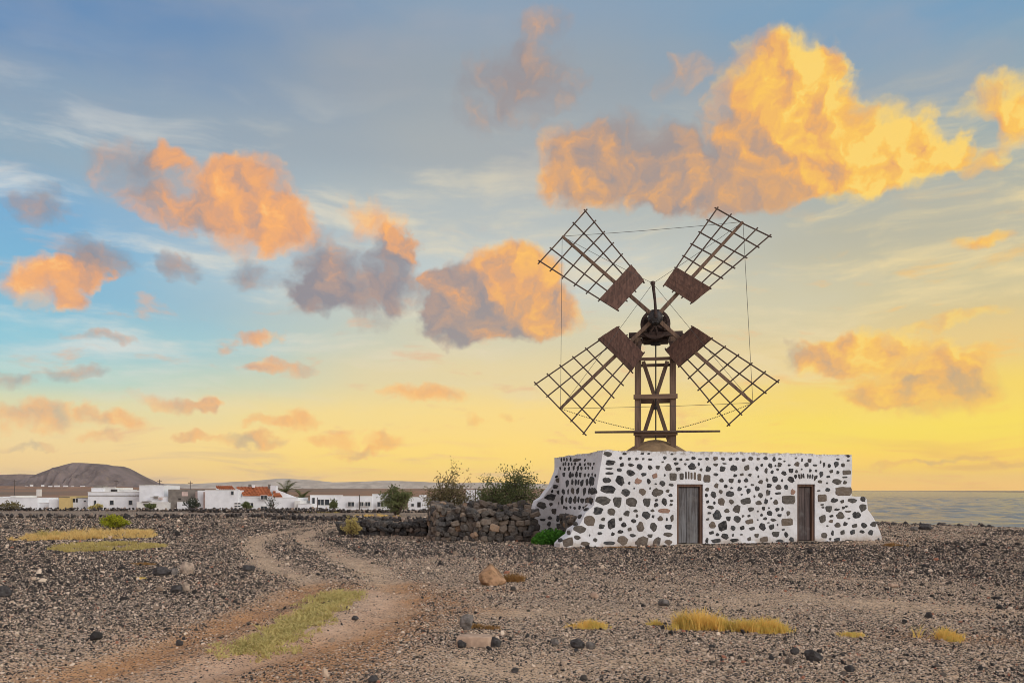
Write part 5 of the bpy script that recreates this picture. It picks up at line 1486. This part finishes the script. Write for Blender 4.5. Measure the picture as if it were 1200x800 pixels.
village_house('large white house with two red tiled roofs and chimneys', 137, [(240.4, 279, 574.2, 'hwhite'), (279, 349, 583, 'hwhite', .5), (283, 320, 579.6, 'hwhite', 1.2), (320, 331, 582, 'hwhite', .9), (253, 277.5, 573.2, 'hwhite', 2.2)],
              [(275, 282, 589, 590.4), (275, 282, 592.2, 593.4), (290, 297, 589, 593.4), (306, 313, 580.4, 584.8), (306, 313, 593, 596.8), (271, 274, 575.3, 579.4)],
              roofs=[([(253, 569.2, 4.6), (272, 569.2, 4.6), (276.3, 573.8, 1.9), (257, 573.8, 1.9)], 1), ([(277, 570.2, 5.6), (314, 570.2, 5.6), (319, 579.4, 1.0), (284.5, 579.4, 1.0)], 1), ([(320, 574.6, 4.2), (325, 574.6, 4.2), (331, 581.8, .7), (320.3, 581.8, .7)], 1)],
              tanks=[(291, 293.6, 567.2, 570, 'hgrey', 4), (295.6, 298, 568, 571, 'hwhite', 4), (314, 316.4, 567.2, 572, 'hgrey', 4), (316.8, 323.5, 569, 578, 'hwhite', 3.6), (276.5, 278.8, 576, 579.6, 'shut', 1)])
# sloping gable wall of that house
village_house('low white garden wall below the palms', 136, [(349.4, 365, 590.2, 'hwhite'), (345, 352, 586.5, 'hcream', .5)], [], name='garden_wall')
village_house('long white house with a row of dark windows', 140, [(363.5, 392, 580.2, 'hwhite'), (392.2, 436, 581.4, 'hwhite', .3), (436.2, 451, 578.8, 'hwhite', .6)], [(366, 369, 583, 590.5), (372.5, 379.6, 585, 591.5), (381, 386, 585, 591.5), (408, 415, 588, 593), (420.5, 426, 588, 592.8), (428.2, 434, 588, 592.8), (442.3, 449, 588, 593.2)], tanks=[(402, 410, 580.2, 581.2, 'hgrey', 1.5), (425, 430, 580.2, 581.3, 'hgrey', 1.6)])
village_house('small white house right of the green bush', 142, [(478, 511, 582.4, 'hwhite'), (491, 495, 580, 'hwhite', 1)], [(482, 485, 590, 593)], tanks=[(489, 493, 588, 594, 'shut', -.06)])
village_house('white house partly hidden behind the tamarisk bushes', 141, [(546, 562, 573.8, 'hwhite'), (512, 546, 584, 'hcream', .6)], [])
# sloping gable beside the roofs
mb = MB()
gp_ = [at(323, 572, 139.5), at(326, 574.5, 139.5), at(343, 581, 139.5), at(349.3, 583.2, 139.5), at(349.3, 600, 139.5), at(323, 600, 139.5)]
mb.poly(gp_ + [p + Vector((0, .4, 0)) for p in gp_], [(5,4,3,2,1,0), (6,7,8,9,10,11)] + [(k, (k+1) % 6, (k+1) % 6 + 6, k + 6) for k in range(6)])
tag(mb.build('gable_wall', M['hwhite']), 'sloping white gable wall between the red roofs and the palms', 'wall')
# far tiny houses below the volcano
for i, (px, py, w, h) in enumerate([(49, 568.6, 2, .8), (58, 569.6, 3, .8), (66, 569, 5, .6), (76, 569.3, 4, .8), (84, 569.9, 2, .6), (96, 569.6, 4, .6), (36, 568, 2, .6), (30, 569.8, 2, .6)]):
    p = at(px, py, 2250); w_ = w / F * 2250; h_ = h / F * 2250
    z0 = p.z - 12
    mb = MB(); mb.box(-w_/2, w_/2, 0, 8, 0, 12 + h_); o = mb.build('far_house', M['hwhite']); o.location = (p.x, p.y, z0)
    tag(o, 'tiny white house far off at the foot of the volcanic hill', 'house', 'far houses below the volcano')
p = at(44.5, 576, 620); mb = MB(); mb.box(-1.3, 1.3, 0, 3, -8, 2.1); o = mb.build('far_hut', M['hcream']); o.location = p
tag(o, 'tiny cream hut alone on the reddish plain at the left', 'hut')
# utility poles
for px, y0, d, lb in [(17, 562, 200, 'thin pole standing at the far left of the village'), (136, 561.5, 175, 'thin pole behind the big flat roofed white house'), (187, 561.5, 170, 'thin pole behind the tall white house'),
                      (223, 563.5, 165, 'thin pole above the unfinished grey house'), (372.2, 582.5, 132, 'dark post in front of the long white house, left one'), (421.3, 579.5, 133, 'dark post in front of the long white house, right one'), (557, 572, 120, 'dark post between the tamarisk bushes')]:
    p = at(px, y0, d); z0 = VB - .3
    mb = MB(); mb.tube([(0, 0, 0), (0, 0, p.z - z0)], [.10, .07], 6)
    if d > 150: mb.box(-.5, .5, -.05, .05, p.z - z0 - .45, p.z - z0 - .35)
    o = mb.build('pole', M['pole']); o.location = (p.x, p.y, z0); tag(o, lb, 'pole', 'poles around the village')
# palms
def palm(label, px, py, d, n, length, seed):
    r = random.Random(seed); top_ = at(px, py, d)
    root = tag(empty('palm_tree', (top_.x, top_.y, VB - .3)), label, 'palm tree', 'palms behind the red roofed house')
    hz_ = top_.z - VB + .3
    mb = MB(); mb.tube([(0, 0, 0), (.1, 0, hz_ * .5), (0, 0, hz_)], [.28, .22, .2], 8); mb.build('trunk', M['bark'], root)
    for k in range(n):
        a = 2 * math.pi * k / n + r.uniform(-.2, .2); up = r.uniform(.25, 1.4); L_ = length * r.uniform(.8, 1.1)
        pts = []
        for j in range(9):
            f = j / 8; hr = L_ * (f * math.cos(up * .8)); z = hz_ + L_ * (math.sin(up) * f - .75 * f * f * (1.1 - .4 * math.sin(up)))
            pts.append(Vector((math.cos(a) * hr, math.sin(a) * hr, z)))
        mb = MB(); mb.tube(pts, [.035 * (1 - j / 10) for j in range(9)], 4, caps=False)
        fr = mb
        for j in range(1, 9):
            for q in range(3):
                c = pts[j - 1].lerp(pts[j], q / 3); t = (pts[j] - pts[j - 1]).normalized(); sd = t.cross(Vector((0, 0, 1))).normalized()
                ll = L_ * .20 * math.sin(math.pi * min(1, (j + q / 3) / 9 + .08)) + .1
                for sg in (-1, 1):
                    tip = c + (sd * sg * .85 + t * .6 + Vector((0, 0, -.12))).normalized() * ll
                    w = t * .05
                    fr.poly([c - w, c + w, tip], [(0, 1, 2)])
        fr.build('frond', M['palm'], root)
palm('tall palm tree with feathery fronds behind the red roofed house', 335, 576, 146, 15, 4.6, 1)
palm('lower palm tree to the right of the tall palm', 354, 583.5, 143, 13, 3.6, 2)
